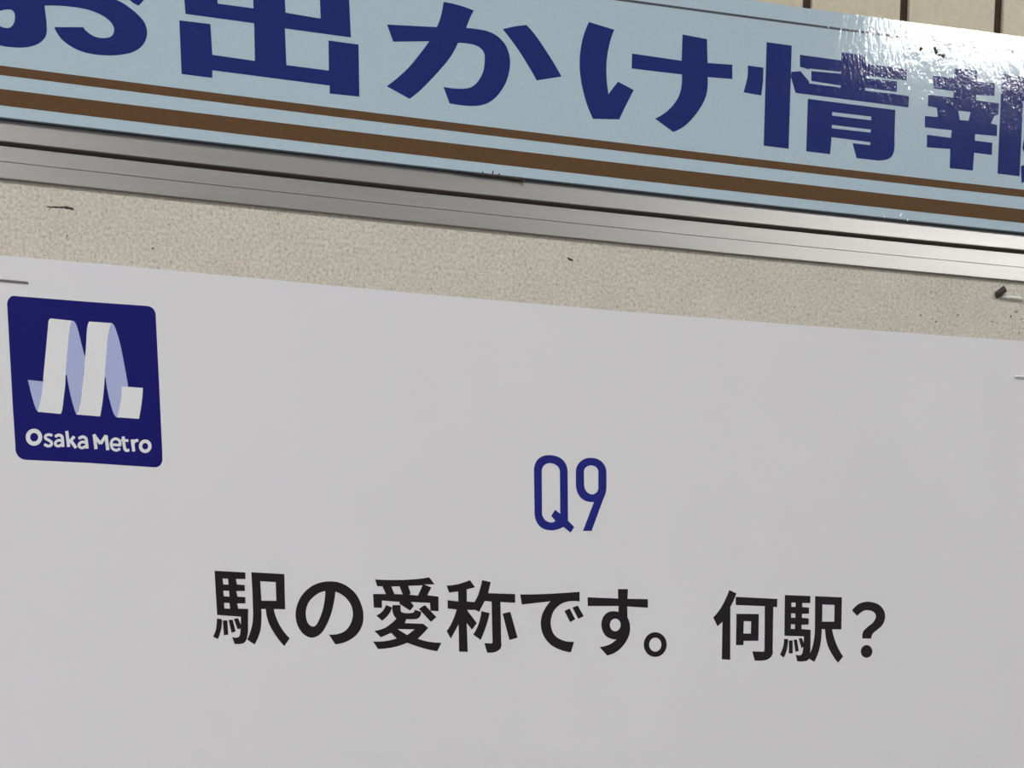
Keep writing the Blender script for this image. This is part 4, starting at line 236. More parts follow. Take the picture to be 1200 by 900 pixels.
'a2': (-0.6, [[-189.52,9.08,-189.19,9.26,-189.62,10.15,-189.95,9.97],[-189.17,9.27,-188.84,9.46,-189.3,10.33,-189.63,10.14],[-188.87,9.44,-188.54,9.6,-188.94,10.51,-189.27,10.35],[-188.65,9.56,-188.34,9.65,-188.52,10.64,-188.83,10.55],[-188.5,9.63,-188.19,9.62,-188.05,10.66,-188.36,10.66],[-188.3,9.63,-188.0,9.56,-187.64,10.57,-187.94,10.64],[-188.09,9.59,-187.81,9.47,-187.28,10.42,-187.55,10.54],[-187.9,9.52,-187.69,9.37,-186.98,10.22,-187.19,10.37],[-187.77,9.44,-187.64,9.28,-186.77,9.99,-186.9,10.14],[-187.71,9.41,-187.64,9.23,-186.63,9.68,-186.7,9.86],[-187.66,9.32,-187.63,9.07,-186.57,9.33,-186.6,9.59],[-187.63,9.09,-187.59,8.72,-186.52,8.94,-186.56,9.31],[-187.59,8.73,-187.55,8.19,-186.48,8.38,-186.52,8.92],[-187.55,8.21,-187.53,7.53,-186.46,7.69,-186.48,8.36],[-187.53,7.54,-187.51,6.81,-186.44,6.95,-186.46,7.68],[-187.51,6.81,-187.48,6.1,-186.41,6.26,-186.44,6.96],[-188.87,9.73,-188.99,9.42,-189.26,9.22,-189.59,9.2,-189.85,9.37,-189.94,9.67,-189.82,9.98,-189.54,10.18,-189.21,10.2,-188.95,10.03],[-188.53,9.93,-188.65,9.62,-188.93,9.41,-189.26,9.39,-189.52,9.56,-189.6,9.86,-189.48,10.17,-189.21,10.38,-188.88,10.4,-188.62,10.22],[-188.21,10.09,-188.33,9.78,-188.6,9.58,-188.93,9.56,-189.19,9.73,-189.28,10.02,-189.16,10.33,-188.88,10.54,-188.55,10.56,-188.29,10.39],[-187.9,10.18,-188.02,9.87,-188.29,9.66,-188.62,9.64,-188.88,9.81,-188.97,10.11,-188.85,10.42,-188.57,10.62,-188.24,10.65,-187.98,10.47],[-187.59,10.17,-187.71,9.86,-187.99,9.66,-188.32,9.64,-188.57,9.81,-188.66,10.11,-188.54,10.42,-188.26,10.62,-187.93,10.64,-187.67,10.47],[-187.28,10.1,-187.4,9.79,-187.68,9.59,-188.01,9.57,-188.27,9.74,-188.35,10.04,-188.23,10.34,-187.96,10.55,-187.63,10.57,-187.37,10.4],[-187.01,9.98,-187.13,9.67,-187.41,9.47,-187.74,9.45,-188.0,9.62,-188.08,9.91,-187.96,10.22,-187.68,10.43,-187.35,10.45,-187.1,10.28],[-186.8,9.83,-186.92,9.52,-187.2,9.31,-187.53,9.29,-187.78,9.46,-187.87,9.76,-187.75,10.07,-187.47,10.28,-187.14,10.3,-186.89,10.12],[-186.67,9.67,-186.79,9.36,-187.07,9.15,-187.4,9.13,-187.65,9.3,-187.74,9.6,-187.62,9.91,-187.34,10.12,-187.01,10.14,-186.75,9.97],[-186.6,9.49,-186.72,9.18,-187.0,8.97,-187.33,8.95,-187.58,9.12,-187.67,9.42,-187.55,9.73,-187.27,9.94,-186.94,9.96,-186.68,9.78],[-186.56,9.23,-186.68,8.92,-186.96,8.72,-187.29,8.7,-187.54,8.87,-187.63,9.17,-187.51,9.48,-187.23,9.68,-186.9,9.7,-186.65,9.53],[-186.52,8.86,-186.64,8.55,-186.92,8.35,-187.25,8.33,-187.51,8.5,-187.59,8.8,-187.47,9.11,-187.2,9.31,-186.86,9.33,-186.61,9.16],[-186.48,8.32,-186.6,8.01,-186.88,7.8,-187.21,7.78,-187.47,7.95,-187.55,8.25,-187.43,8.56,-187.16,8.77,-186.83,8.79,-186.57,8.61],[-186.46,7.64,-186.58,7.33,-186.85,7.13,-187.18,7.11,-187.44,7.28,-187.53,7.58,-187.41,7.89,-187.13,8.09,-186.8,8.11,-186.54,7.94],[-186.44,6.91,-186.55,6.6,-186.83,6.4,-187.16,6.38,-187.42,6.55,-187.51,6.85,-187.39,7.16,-187.11,7.36,-186.78,7.38,-186.52,7.21],[-187.08,8.67,-187.43,8.73,-187.71,7.81,-187.36,7.74],[-187.41,8.73,-187.77,8.8,-188.09,7.89,-187.73,7.81],[-187.81,8.81,-188.15,8.86,-188.4,7.93,-188.05,7.88],[-188.26,8.86,-188.59,8.83,-188.62,7.9,-188.29,7.93],[-188.74,8.8,-189.07,8.67,-188.8,7.8,-188.47,7.93],[-189.16,8.63,-189.49,8.42,-189.05,7.65,-188.71,7.85],[-189.56,8.37,-189.84,8.14,-189.26,7.46,-188.98,7.7],[-189.92,8.06,-190.11,7.82,-189.37,7.3,-189.18,7.54],[-190.2,7.65,-190.28,7.4,-189.35,7.23,-189.28,7.48],[-190.3,7.24,-190.29,6.97,-189.32,7.11,-189.33,7.38],[-190.27,6.86,-190.19,6.6,-189.26,6.96,-189.34,7.22],[-190.14,6.49,-190.0,6.3,-189.18,6.88,-189.32,7.08],[-189.89,6.19,-189.68,6.05,-189.08,6.85,-189.29,6.99],[-189.58,6.01,-189.3,5.91,-188.9,6.81,-189.18,6.9],[-189.21,5.89,-188.89,5.86,-188.67,6.79,-188.99,6.83],[-188.78,5.86,-188.46,5.89,-188.46,6.83,-188.78,6.79],[-188.3,5.94,-187.95,6.1,-188.28,6.94,-188.63,6.78],[-187.87,6.15,-187.49,6.4,-187.98,7.15,-188.36,6.89],[-187.46,6.42,-187.11,6.69,-187.66,7.4,-188.01,7.13],[-187.12,6.69,-186.88,6.87,-187.41,7.58,-187.65,7.4],[-187.09,8.3,-187.19,8.02,-187.45,7.83,-187.74,7.81,-187.98,7.97,-188.05,8.24,-187.95,8.52,-187.7,8.7,-187.4,8.72,-187.16,8.57],[-187.44,8.37,-187.55,8.09,-187.8,7.91,-188.1,7.89,-188.33,8.05,-188.41,8.32,-188.3,8.6,-188.05,8.78,-187.75,8.8,-187.52,8.64],[-187.79,8.42,-187.9,8.14,-188.15,7.96,-188.45,7.94,-188.68,8.1,-188.76,8.36,-188.65,8.65,-188.4,8.83,-188.1,8.85,-187.87,8.69],[-188.12,8.4,-188.23,8.11,-188.48,7.93,-188.78,7.91,-189.01,8.07,-189.09,8.34,-188.98,8.62,-188.73,8.8,-188.43,8.82,-188.2,8.67],[-188.45,8.27,-188.56,7.99,-188.81,7.8,-189.11,7.78,-189.34,7.94,-189.42,8.21,-189.31,8.49,-189.06,8.67,-188.76,8.69,-188.53,8.54],[-188.78,8.06,-188.89,7.78,-189.14,7.6,-189.44,7.58,-189.67,7.74,-189.75,8.01,-189.64,8.29,-189.39,8.47,-189.09,8.49,-188.86,8.33],[-189.07,7.83,-189.18,7.55,-189.43,7.36,-189.73,7.34,-189.96,7.5,-190.04,7.77,-189.93,8.05,-189.68,8.23,-189.38,8.25,-189.15,8.1],[-189.26,7.59,-189.36,7.31,-189.61,7.13,-189.91,7.11,-190.15,7.26,-190.22,7.53,-190.11,7.81,-189.86,8.0,-189.57,8.02,-189.33,7.86],[-189.33,7.34,-189.44,7.06,-189.69,6.88,-189.99,6.86,-190.22,7.01,-190.3,7.28,-190.19,7.56,-189.94,7.75,-189.64,7.77,-189.41,7.61],[-189.32,7.07,-189.43,6.79,-189.68,6.6,-189.98,6.58,-190.21,6.74,-190.29,7.01,-190.18,7.29,-189.93,7.48,-189.63,7.49,-189.4,7.34],[-189.24,6.81,-189.35,6.53,-189.6,6.35,-189.9,6.33,-190.13,6.48,-190.21,6.75,-190.1,7.03,-189.85,7.22,-189.55,7.24,-189.32,7.08],[-189.11,6.62,-189.21,6.34,-189.47,6.15,-189.76,6.13,-190.0,6.29,-190.07,6.56,-189.97,6.84,-189.72,7.02,-189.42,7.04,-189.18,6.89],[-188.9,6.48,-189.01,6.2,-189.26,6.02,-189.56,6.0,-189.79,6.15,-189.87,6.42,-189.76,6.71,-189.51,6.89,-189.21,6.91,-188.98,6.75],[-188.62,6.39,-188.72,6.11,-188.97,5.92,-189.27,5.9,-189.51,6.06,-189.58,6.33,-189.48,6.61,-189.22,6.8,-188.93,6.81,-188.69,6.66],[-188.3,6.35,-188.4,6.07,-188.66,5.89,-188.95,5.87,-189.19,6.02,-189.26,6.29,-189.16,6.58,-188.91,6.76,-188.61,6.78,-188.37,6.62],[-187.98,6.39,-188.09,6.11,-188.34,5.92,-188.64,5.91,-188.87,6.06,-188.95,6.33,-188.84,6.61,-188.59,6.8,-188.29,6.81,-188.06,6.66],[-187.63,6.55,-187.74,6.27,-187.99,6.08,-188.29,6.07,-188.52,6.22,-188.6,6.49,-188.49,6.77,-188.24,6.96,-187.94,6.97,-187.71,6.82],[-187.25,6.81,-187.36,6.53,-187.61,6.34,-187.91,6.32,-188.14,6.48,-188.22,6.75,-188.11,7.03,-187.86,7.22,-187.56,7.23,-187.33,7.08],[-186.9,7.07,-187.01,6.79,-187.26,6.61,-187.56,6.59,-187.79,6.75,-187.87,7.02,-187.76,7.3,-187.51,7.48,-187.21,7.5,-186.98,7.34]], []),
'M': (-0.6, [[-183.18,6.3,-183.55,11.32,-184.72,11.11,-184.35,6.09],[-184.85,10.85,-182.52,7.79,-181.59,8.5,-183.92,11.55],[-181.6,7.87,-179.43,10.91,-180.33,11.46,-182.51,8.42],[-180.52,11.07,-180.12,5.97,-178.94,6.18,-179.34,11.29]], []),
'e': (-0.6, [[-178.23,7.61,-175.08,7.6,-174.97,8.54,-178.12,8.55],[-174.53,8.11,-174.52,8.5,-175.5,8.42,-175.51,8.03],[-174.52,8.48,-174.5,8.88,-175.47,8.84,-175.5,8.44],[-174.5,8.93,-174.51,9.3,-175.48,9.17,-175.47,8.8],[-174.53,9.43,-174.63,9.74,-175.57,9.36,-175.46,9.05],[-174.72,9.89,-174.96,10.14,-175.72,9.46,-175.48,9.21],[-175.04,10.21,-175.38,10.41,-175.97,9.6,-175.64,9.4],[-175.45,10.45,-175.82,10.59,-176.27,9.71,-175.9,9.57],[-175.91,10.62,-176.26,10.68,-176.54,9.75,-176.18,9.69],[-176.4,10.68,-176.74,10.65,-176.75,9.71,-176.4,9.74],[-176.85,10.62,-177.21,10.51,-176.99,9.62,-176.64,9.73],[-177.31,10.46,-177.64,10.28,-177.23,9.47,-176.9,9.66],[-177.74,10.21,-178.01,9.97,-177.41,9.31,-177.13,9.54],[-178.11,9.87,-178.32,9.55,-177.52,9.1,-177.31,9.41],[-178.37,9.47,-178.54,9.08,-177.65,8.8,-177.48,9.19],[-178.56,9.01,-178.68,8.59,-177.73,8.45,-177.62,8.87],[-178.69,8.52,-178.73,8.12,-177.76,8.13,-177.72,8.53],[-178.74,8.04,-178.7,7.65,-177.73,7.83,-177.76,8.22],[-178.69,7.58,-178.59,7.18,-177.64,7.5,-177.74,7.9],[-178.57,7.11,-178.4,6.74,-177.5,7.19,-177.66,7.56],[-178.36,6.67,-178.14,6.38,-177.33,6.98,-177.54,7.27],[-178.06,6.29,-177.77,6.08,-177.12,6.85,-177.41,7.06],[-177.68,6.03,-177.33,5.88,-176.85,6.75,-177.21,6.9],[-177.25,5.85,-176.87,5.77,-176.55,6.69,-176.93,6.77],[-176.78,5.76,-176.42,5.74,-176.28,6.69,-176.64,6.7],[-176.27,5.76,-175.94,5.85,-176.11,6.76,-176.43,6.67],[-175.82,5.9,-175.5,6.08,-175.92,6.88,-176.23,6.7],[-175.46,6.1,-175.15,6.31,-175.65,7.07,-175.96,6.85],[-175.17,6.3,-174.85,6.49,-175.31,7.27,-175.63,7.08],[-174.53,8.1,-174.64,7.82,-174.89,7.63,-175.2,7.62,-175.43,7.77,-175.51,8.04,-175.4,8.33,-175.15,8.51,-174.85,8.53,-174.61,8.37],[-174.52,8.49,-174.63,8.21,-174.89,8.02,-175.19,8.0,-175.42,8.16,-175.5,8.43,-175.39,8.71,-175.14,8.9,-174.84,8.92,-174.6,8.76],[-174.5,8.89,-174.6,8.61,-174.86,8.42,-175.16,8.41,-175.39,8.56,-175.47,8.83,-175.37,9.12,-175.11,9.3,-174.81,9.32,-174.58,9.16],[-174.51,9.27,-174.61,8.99,-174.87,8.8,-175.17,8.78,-175.41,8.94,-175.48,9.21,-175.38,9.49,-175.12,9.68,-174.82,9.69,-174.59,9.54],[-174.61,9.58,-174.72,9.3,-174.97,9.11,-175.27,9.09,-175.51,9.25,-175.59,9.52,-175.48,9.8,-175.23,9.99,-174.93,10.01,-174.69,9.85],[-174.85,9.83,-174.96,9.55,-175.21,9.36,-175.51,9.35,-175.75,9.5,-175.83,9.77,-175.72,10.05,-175.47,10.24,-175.17,10.26,-174.93,10.1],[-175.18,10.04,-175.29,9.76,-175.55,9.57,-175.85,9.55,-176.08,9.71,-176.16,9.98,-176.05,10.26,-175.8,10.45,-175.5,10.47,-175.26,10.31],[-175.56,10.18,-175.66,9.9,-175.92,9.71,-176.22,9.7,-176.46,9.85,-176.53,10.12,-176.43,10.4,-176.17,10.59,-175.87,10.61,-175.64,10.45],[-175.91,10.24,-176.02,9.96,-176.27,9.77,-176.57,9.76,-176.81,9.91,-176.89,10.18,-176.78,10.46,-176.53,10.65,-176.23,10.67,-175.99,10.51],[-176.26,10.21,-176.36,9.92,-176.62,9.74,-176.92,9.72,-177.15,9.88,-177.23,10.15,-177.13,10.43,-176.87,10.61,-176.57,10.63,-176.34,10.48],[-176.61,10.09,-176.72,9.81,-176.97,9.62,-177.28,9.61,-177.51,9.76,-177.59,10.03,-177.48,10.31,-177.23,10.5,-176.93,10.52,-176.69,10.36],[-176.95,9.91,-177.06,9.62,-177.31,9.44,-177.61,9.42,-177.85,9.58,-177.92,9.85,-177.82,10.13,-177.56,10.31,-177.26,10.33,-177.03,10.18],[-177.22,9.67,-177.33,9.39,-177.58,9.2,-177.88,9.18,-178.12,9.34,-178.2,9.61,-178.09,9.89,-177.84,10.08,-177.54,10.1,-177.3,9.94],[-177.44,9.36,-177.54,9.07,-177.8,8.89,-178.1,8.87,-178.33,9.03,-178.41,9.3,-178.3,9.58,-178.05,9.76,-177.75,9.78,-177.51,9.63],[-177.61,8.97,-177.71,8.69,-177.97,8.5,-178.27,8.48,-178.5,8.64,-178.58,8.91,-178.47,9.19,-178.22,9.38,-177.92,9.39,-177.68,9.24],[-177.72,8.55,-177.83,8.27,-178.08,8.08,-178.38,8.07,-178.62,8.22,-178.69,8.49,-178.59,8.78,-178.33,8.96,-178.03,8.98,-177.8,8.82],[-177.76,8.16,-177.87,7.87,-178.12,7.69,-178.42,7.67,-178.66,7.83,-178.74,8.1,-178.63,8.38,-178.38,8.57,-178.07,8.58,-177.84,8.43],[-177.73,7.77,-177.83,7.48,-178.09,7.3,-178.39,7.28,-178.62,7.44,-178.7,7.71,-178.6,7.99,-178.34,8.18,-178.04,8.19,-177.81,8.04],[-177.62,7.37,-177.73,7.08,-177.98,6.9,-178.29,6.88,-178.52,7.04,-178.6,7.31,-178.49,7.59,-178.24,7.77,-177.94,7.79,-177.7,7.64],[-177.46,7.0,-177.57,6.71,-177.82,6.53,-178.12,6.51,-178.36,6.67,-178.44,6.94,-178.33,7.22,-178.08,7.41,-177.78,7.42,-177.54,7.27],[-177.25,6.71,-177.35,6.42,-177.61,6.24,-177.91,6.22,-178.14,6.38,-178.22,6.65,-178.12,6.93,-177.86,7.12,-177.56,7.13,-177.33,6.98],[-176.96,6.49,-177.07,6.21,-177.32,6.03,-177.62,6.01,-177.86,6.16,-177.94,6.44,-177.83,6.72,-177.58,6.9,-177.27,6.92,-177.04,6.77],[-176.6,6.34,-176.71,6.06,-176.96,5.87,-177.26,5.86,-177.5,6.01,-177.58,6.28,-177.47,6.57,-177.22,6.75,-176.92,6.77,-176.68,6.61],[-176.22,6.26,-176.33,5.97,-176.58,5.79,-176.88,5.77,-177.12,5.93,-177.2,6.2,-177.09,6.48,-176.84,6.67,-176.53,6.68,-176.3,6.53],[-175.86,6.24,-175.97,5.96,-176.22,5.78,-176.52,5.76,-176.76,5.91,-176.84,6.19,-176.73,6.47,-176.48,6.65,-176.18,6.67,-175.94,6.52],[-175.54,6.33,-175.64,6.05,-175.9,5.86,-176.2,5.85,-176.43,6.0,-176.51,6.27,-176.41,6.56,-176.15,6.74,-175.85,6.76,-175.61,6.6],[-175.22,6.51,-175.33,6.22,-175.58,6.04,-175.88,6.02,-176.12,6.18,-176.2,6.45,-176.09,6.73,-175.84,6.92,-175.53,6.94,-175.3,6.78],[-174.91,6.72,-175.02,6.44,-175.27,6.25,-175.57,6.23,-175.81,6.39,-175.89,6.66,-175.78,6.94,-175.53,7.13,-175.22,7.15,-174.99,6.99]], []),
't': (-0.6, [[-174.28,11.08,-174.24,10.3,-173.16,10.46,-173.2,11.25],[-174.24,10.3,-174.2,9.5,-173.12,9.66,-173.16,10.46],[-174.2,9.49,-174.16,8.73,-173.08,8.9,-173.12,9.66],[-174.16,8.71,-174.09,8.06,-173.01,8.27,-173.08,8.92],[-174.09,8.04,-174.02,7.49,-172.95,7.73,-173.02,8.28],[-174.02,7.48,-173.94,7.01,-172.87,7.28,-172.95,7.75],[-173.93,6.95,-173.82,6.58,-172.77,6.96,-172.88,7.34],[-173.77,6.46,-173.59,6.19,-172.65,6.81,-172.83,7.08],[-173.4,6.03,-173.14,5.91,-172.59,6.86,-172.85,6.98],[-172.91,5.86,-172.58,5.87,-172.49,6.91,-172.81,6.91],[-172.5,5.88,-172.15,5.93,-172.21,6.96,-172.57,6.91],[-172.18,5.93,-171.84,5.96,-171.83,7.0,-172.17,6.97],[-173.16,10.41,-173.27,10.1,-173.55,9.9,-173.89,9.88,-174.15,10.05,-174.24,10.35,-174.12,10.66,-173.84,10.87,-173.5,10.89,-173.24,10.71],[-173.12,9.61,-173.24,9.3,-173.52,9.09,-173.85,9.07,-174.11,9.25,-174.2,9.55,-174.08,9.86,-173.8,10.06,-173.47,10.08,-173.21,9.91],[-173.08,8.85,-173.19,8.54,-173.47,8.33,-173.81,8.31,-174.07,8.48,-174.16,8.78,-174.04,9.1,-173.76,9.3,-173.42,9.32,-173.16,9.15],[-173.01,8.19,-173.13,7.88,-173.41,7.68,-173.75,7.66,-174.01,7.83,-174.1,8.13,-173.98,8.44,-173.7,8.65,-173.36,8.67,-173.1,8.49],[-172.94,7.65,-173.06,7.33,-173.34,7.13,-173.68,7.11,-173.94,7.28,-174.03,7.58,-173.91,7.89,-173.63,8.1,-173.29,8.12,-173.03,7.95],[-172.87,7.18,-172.98,6.87,-173.27,6.66,-173.6,6.64,-173.86,6.81,-173.95,7.11,-173.83,7.43,-173.55,7.63,-173.22,7.65,-172.95,7.48],[-172.76,6.8,-172.87,6.49,-173.15,6.29,-173.49,6.27,-173.75,6.44,-173.84,6.74,-173.72,7.05,-173.44,7.26,-173.1,7.28,-172.84,7.1],[-172.58,6.54,-172.7,6.22,-172.98,6.02,-173.32,6.0,-173.58,6.17,-173.67,6.47,-173.55,6.78,-173.27,6.99,-172.93,7.01,-172.67,6.84],[-172.32,6.42,-172.44,6.1,-172.72,5.9,-173.05,5.88,-173.32,6.05,-173.4,6.35,-173.29,6.66,-173.0,6.87,-172.67,6.89,-172.41,6.72],[-171.99,6.42,-172.11,6.11,-172.39,5.9,-172.73,5.88,-172.99,6.06,-173.08,6.36,-172.96,6.67,-172.68,6.88,-172.34,6.9,-172.08,6.72],[-171.64,6.48,-171.76,6.17,-172.04,5.96,-172.37,5.94,-172.63,6.12,-172.72,6.42,-172.6,6.73,-172.32,6.93,-171.99,6.95,-171.73,6.78],[-174.57,9.51,-172.01,9.34,-171.85,10.24,-174.41,10.4]], []),
'r': (-0.6, [[-171.11,10.21,-170.69,6.07,-169.56,6.3,-169.97,10.43],[-169.87,8.22,-169.73,8.59,-170.75,8.85,-170.89,8.48],[-169.72,8.61,-169.59,9.0,-170.62,9.22,-170.75,8.83],[-169.61,8.96,-169.45,9.32,-170.45,9.62,-170.61,9.26],[-169.52,9.2,-169.31,9.48,-170.17,10.02,-170.38,9.74],[-169.5,9.31,-169.21,9.48,-169.7,10.36,-169.99,10.19],[-169.36,9.42,-169.02,9.51,-169.2,10.52,-169.55,10.42],[-169.07,9.5,-168.7,9.56,-168.78,10.59,-169.14,10.53],[-168.68,9.57,-168.32,9.64,-168.45,10.66,-168.8,10.59],[-169.69,8.76,-169.81,8.44,-170.09,8.24,-170.43,8.22,-170.69,8.39,-170.78,8.69,-170.66,9.0,-170.38,9.21,-170.04,9.23,-169.78,9.06],[-169.56,9.15,-169.68,8.83,-169.96,8.63,-170.3,8.61,-170.56,8.78,-170.65,9.08,-170.53,9.39,-170.25,9.6,-169.91,9.62,-169.65,9.45],[-169.41,9.5,-169.53,9.19,-169.81,8.98,-170.15,8.96,-170.41,9.14,-170.5,9.44,-170.38,9.75,-170.1,9.96,-169.76,9.98,-169.5,9.8],[-169.2,9.78,-169.32,9.47,-169.6,9.26,-169.94,9.24,-170.2,9.42,-170.29,9.72,-170.17,10.03,-169.89,10.24,-169.55,10.26,-169.29,10.08],[-168.91,9.95,-169.03,9.64,-169.31,9.44,-169.65,9.42,-169.91,9.59,-170.0,9.89,-169.88,10.2,-169.6,10.41,-169.26,10.43,-169.0,10.25],[-168.57,10.05,-168.68,9.73,-168.96,9.53,-169.3,9.51,-169.56,9.68,-169.65,9.98,-169.53,10.29,-169.25,10.5,-168.92,10.52,-168.65,10.35],[-168.2,10.11,-168.32,9.8,-168.6,9.59,-168.93,9.57,-169.19,9.74,-169.28,10.04,-169.16,10.36,-168.88,10.56,-168.55,10.58,-168.29,10.41]], []),
'o': (-0.6, [[-163.55,8.39,-163.64,7.86,-163.84,7.35,-164.14,6.88,-164.52,6.48,-164.98,6.18,-165.48,5.97,-166.01,5.88,-166.52,5.91,-167.01,6.06,-167.44,6.31,-167.79,6.66,-168.04,7.1,-168.19,7.59,-168.22,8.11,-168.14,8.64,-167.94,9.15,-167.64,9.61,-167.26,10.01,-166.8,10.31,-166.3,10.52,-165.78,10.61,-165.26,10.58,-164.78,10.44,-164.35,10.18,-163.99,9.83,-163.74,9.4,-163.59,8.91]], [[-164.8,8.31,-164.84,8.06,-164.93,7.81,-165.07,7.58,-165.26,7.39,-165.47,7.24,-165.7,7.14,-165.95,7.1,-166.19,7.12,-166.41,7.19,-166.61,7.31,-166.78,7.48,-166.9,7.69,-166.97,7.93,-166.98,8.18,-166.94,8.44,-166.85,8.68,-166.71,8.91,-166.53,9.1,-166.31,9.25,-166.08,9.35,-165.84,9.39,-165.6,9.38,-165.37,9.31,-165.17,9.18,-165.01,9.01,-164.89,8.8,-164.82,8.56]]),
}
LINES = {
'thin_t': (1.7886e-05, -1.3706e-03, 128.312),
'thin_b': (1.7587e-05, -9.0503e-04, 125.440),
'thick_t': (1.0195e-05, -1.5536e-03, 121.208),
'thick_b': (1.5572e-05, -1.3019e-03, 115.797),
'sign_b': (1.4704e-05, -6.3851e-04, 112.114),
'sign_t': (1.1224e-04, -2.2439e-02, 185.264),
'border': (1.9759e-05, 5.6008e-03, 177.470),
'gap': (1.9335e-05, 1.4683e-03, 104.620),
'gap_low': (1.9305e-05, 1.4563e-03, 105.017),
'line': (1.9853e-05, 1.0851e-03, 99.003),
'rail_b': (1.6712e-05, 1.3078e-03, 93.872),
}

def zline(key, x):
    a, b, c = LINES[key]; xc = max(-225.0, min(215.0, x))
    return a * xc * xc + b * xc + c
XST = [-520, -225, -150, -75, 0, 75, 150, 215, 560]

# ---------------------------------------------------------------- the place: wall, floor, ceiling
def structure(name, me, mt):
    o = link(name, me, mt); o['kind'] = 'structure'; return o
TP = 44.65; TH = 97.0; JT = 4.25; TX = 113.5
wall = structure('wall_back', boxmesh('wall_back', -4000, 4000, 36, 180, -1500, 1480), M['grout'])
structure('floor', boxmesh('floor', -4000, 4000, -5000, 180, -1600, -1501), M['floor'])
structure('ceiling', boxmesh('ceiling', -4000, 4000, -5000, 180, 1481, 1560), M['plain'])
tme = boxmesh('tile', JT / 2, TP - JT / 2, 33.2, 36.0, -TH / 2, TH / 2, .5)
tme.materials.append(M['tile'])
for v in tme.vertices: v.co.z -= ZB / 1000
for i in range(-16, 14):
    for j in range(6):
        o = bpy.data.objects.new('tile', tme); coll(o); o.parent = wall
        o.location = ((TX + i * TP) / 1000, 0, (ZB + 150 + j * 101.0 + 40) / 1000)
# ---------------------------------------------------------------- notice board
board = thing('notice_board', 'beige speckled pinboard panel with aluminium rail above the white poster', 'notice board')
link('backing_panel', boxmesh('backing_panel', -520, 560, 0, 33.0, -700, 176), M['fabric'], board)
def sweep(name, prof, mt, parent, label=None, smooth=False):
    V = []; F = []
    n = None
    for x in XST:
        sec = prof(x); n = len(sec)
        V += [W(x, y, z) for y, z in sec]
    for i in range(len(XST) - 1):
        for k in range(n):
            a = i * n + k; b = i * n + (k + 1) % n
            F.append([a, b, b + n, a + n])
    F.append(list(range(n))[::-1]); F.append([(len(XST) - 1) * n + k for k in range(n)])
    me = mesh(name, V, F); bm = bmesh.new(); bm.from_mesh(me)
    bmesh.ops.recalc_face_normals(bm, faces=bm.faces); bm.to_mesh(me); bm.free()
    return link(name, me, mt, parent, label)
GW = .78      # the dark groove between the two rail strips
RF = -2.4; LF = -1.4
sweep('top_rail', lambda x: [(-.02, 175.5), (RF, 175.5), (RF, zline('gap', x) + GW + .15), (RF + .15, zline('gap', x) + GW), (-.02, zline('gap', x) + GW)], M['alu'], board)
sweep('gasket', lambda x: [(-.03, zline('gap', x) + GW - .03), (RF + .25, zline('gap', x) + GW - .03), (RF + .25, zline('gap', x) + GW - .28), (-1.15, zline('gap_low', x) - GW + .1), (-.03, zline('gap_low', x) - GW + .03)], M['gasket'], board, 'dark brown strip in the groove')
def lip(x):
    g = zline('gap_low', x) - GW; l = zline('line', x); b = zline('rail_b', x)
    return [(-.02, g), (LF + .1, g), (LF, g - .15), (LF, l + .2), (LF + .25, l + .1), (LF + .25, l - .1), (LF, l - .2), (LF, b + .2), (LF + .2, b), (-.02, b)]
sweep('lower_rail', lip, M['alu'], board)
# the wall side of the rail is hidden by the sign; small marks on the covering
def blob(name, pts, y0, y1, mt, parent=None, label=None, seed=1):
    rnd = random.Random(seed)
    bm = bmesh.new()
    for (x, z, rx, rz, an) in pts:
        ca, sa = math.cos(an), math.sin(an); n = 9; ring = []
        for k in range(n):
            a = 2 * math.pi * k / n; q = 1 + rnd.uniform(-.28, .28)
            u, v = rx * math.cos(a) * q, rz * math.sin(a) * q
            ring.append((x + u * ca - v * sa, z + u * sa + v * ca))
        lo = [bm.verts.new(W(a, y0, b)) for a, b in ring]
        hi = [bm.verts.new(W(x + (a - x) * .7, y1, z + (b - z) * .7)) for a, b in ring]
        bm.faces.new(hi)
        for k in range(n): bm.faces.new([lo[k], lo[(k + 1) % n], hi[(k + 1) % n], hi[k]])
        bm.faces.new(lo[::-1])
    bmesh.ops.recalc_face_normals(bm, faces=bm.faces)
    me = bpy.data.meshes.new(name); bm.to_mesh(me); bm.free()
    return link(name, me, mt, parent, label)
blob('pin_hole', [(-.4, 86.7, .95, .5, -.25), (.6, 86.4, .6, .4, 0)], -.01, -.12, M['grime'], board, 'small dark pin hole', 3)
r_ = random.Random(5)
for i, (x, z) in enumerate([(188.8 + r_.uniform(-3, 12), 70 + r_.uniform(4, 14)) for _ in range(6)] + [(153, 78.5), (160, 76.5), (170, 80), (-190, 78), (-160, 76.5)]):
    blob('speck', [(x, z, r_.uniform(.25, .45), .33, 0)], -.01, -.05, M['grime'], board, None, 20 + i)
# ---------------------------------------------------------------- sign
sign = thing('header_sign', 'glossy pale blue sign with navy Japanese characters and two brown stripes, along the top', 'sign')
def st(x): return 184.05 + .0107 * (max(97, min(215, x)) - 97)
X0, X1 = -262, 258
NX = 60; V = []; F = []
def wob(x): return .06 * math.sin(x * .045) + .05 * math.sin(x * .11 + 1)
for i in range(NX + 1):
    x = X0 + (X1 - X0) * i / NX
    V += [W(x, -2.42, zline('sign_b', x) - .3), W(x, -3.7, zline('sign_b', x) - .3), W(x, -3.7, st(x) + wob(x)), W(x, -2.42, st(x) + wob(x))]
for i in range(NX):
    for k in range(4):
        a = i * 4 + k; b = i * 4 + (k + 1) % 4; F.append([a, b, b + 4, a + 4])
F.append([3, 2, 1, 0]); F.append([NX * 4 + k for k in range(4)])
me = mesh('panel', V, F); bm = bmesh.new(); bm.from_mesh(me); bmesh.ops.recalc_face_normals(bm, faces=bm.faces); bm.to_mesh(me); bm.free()
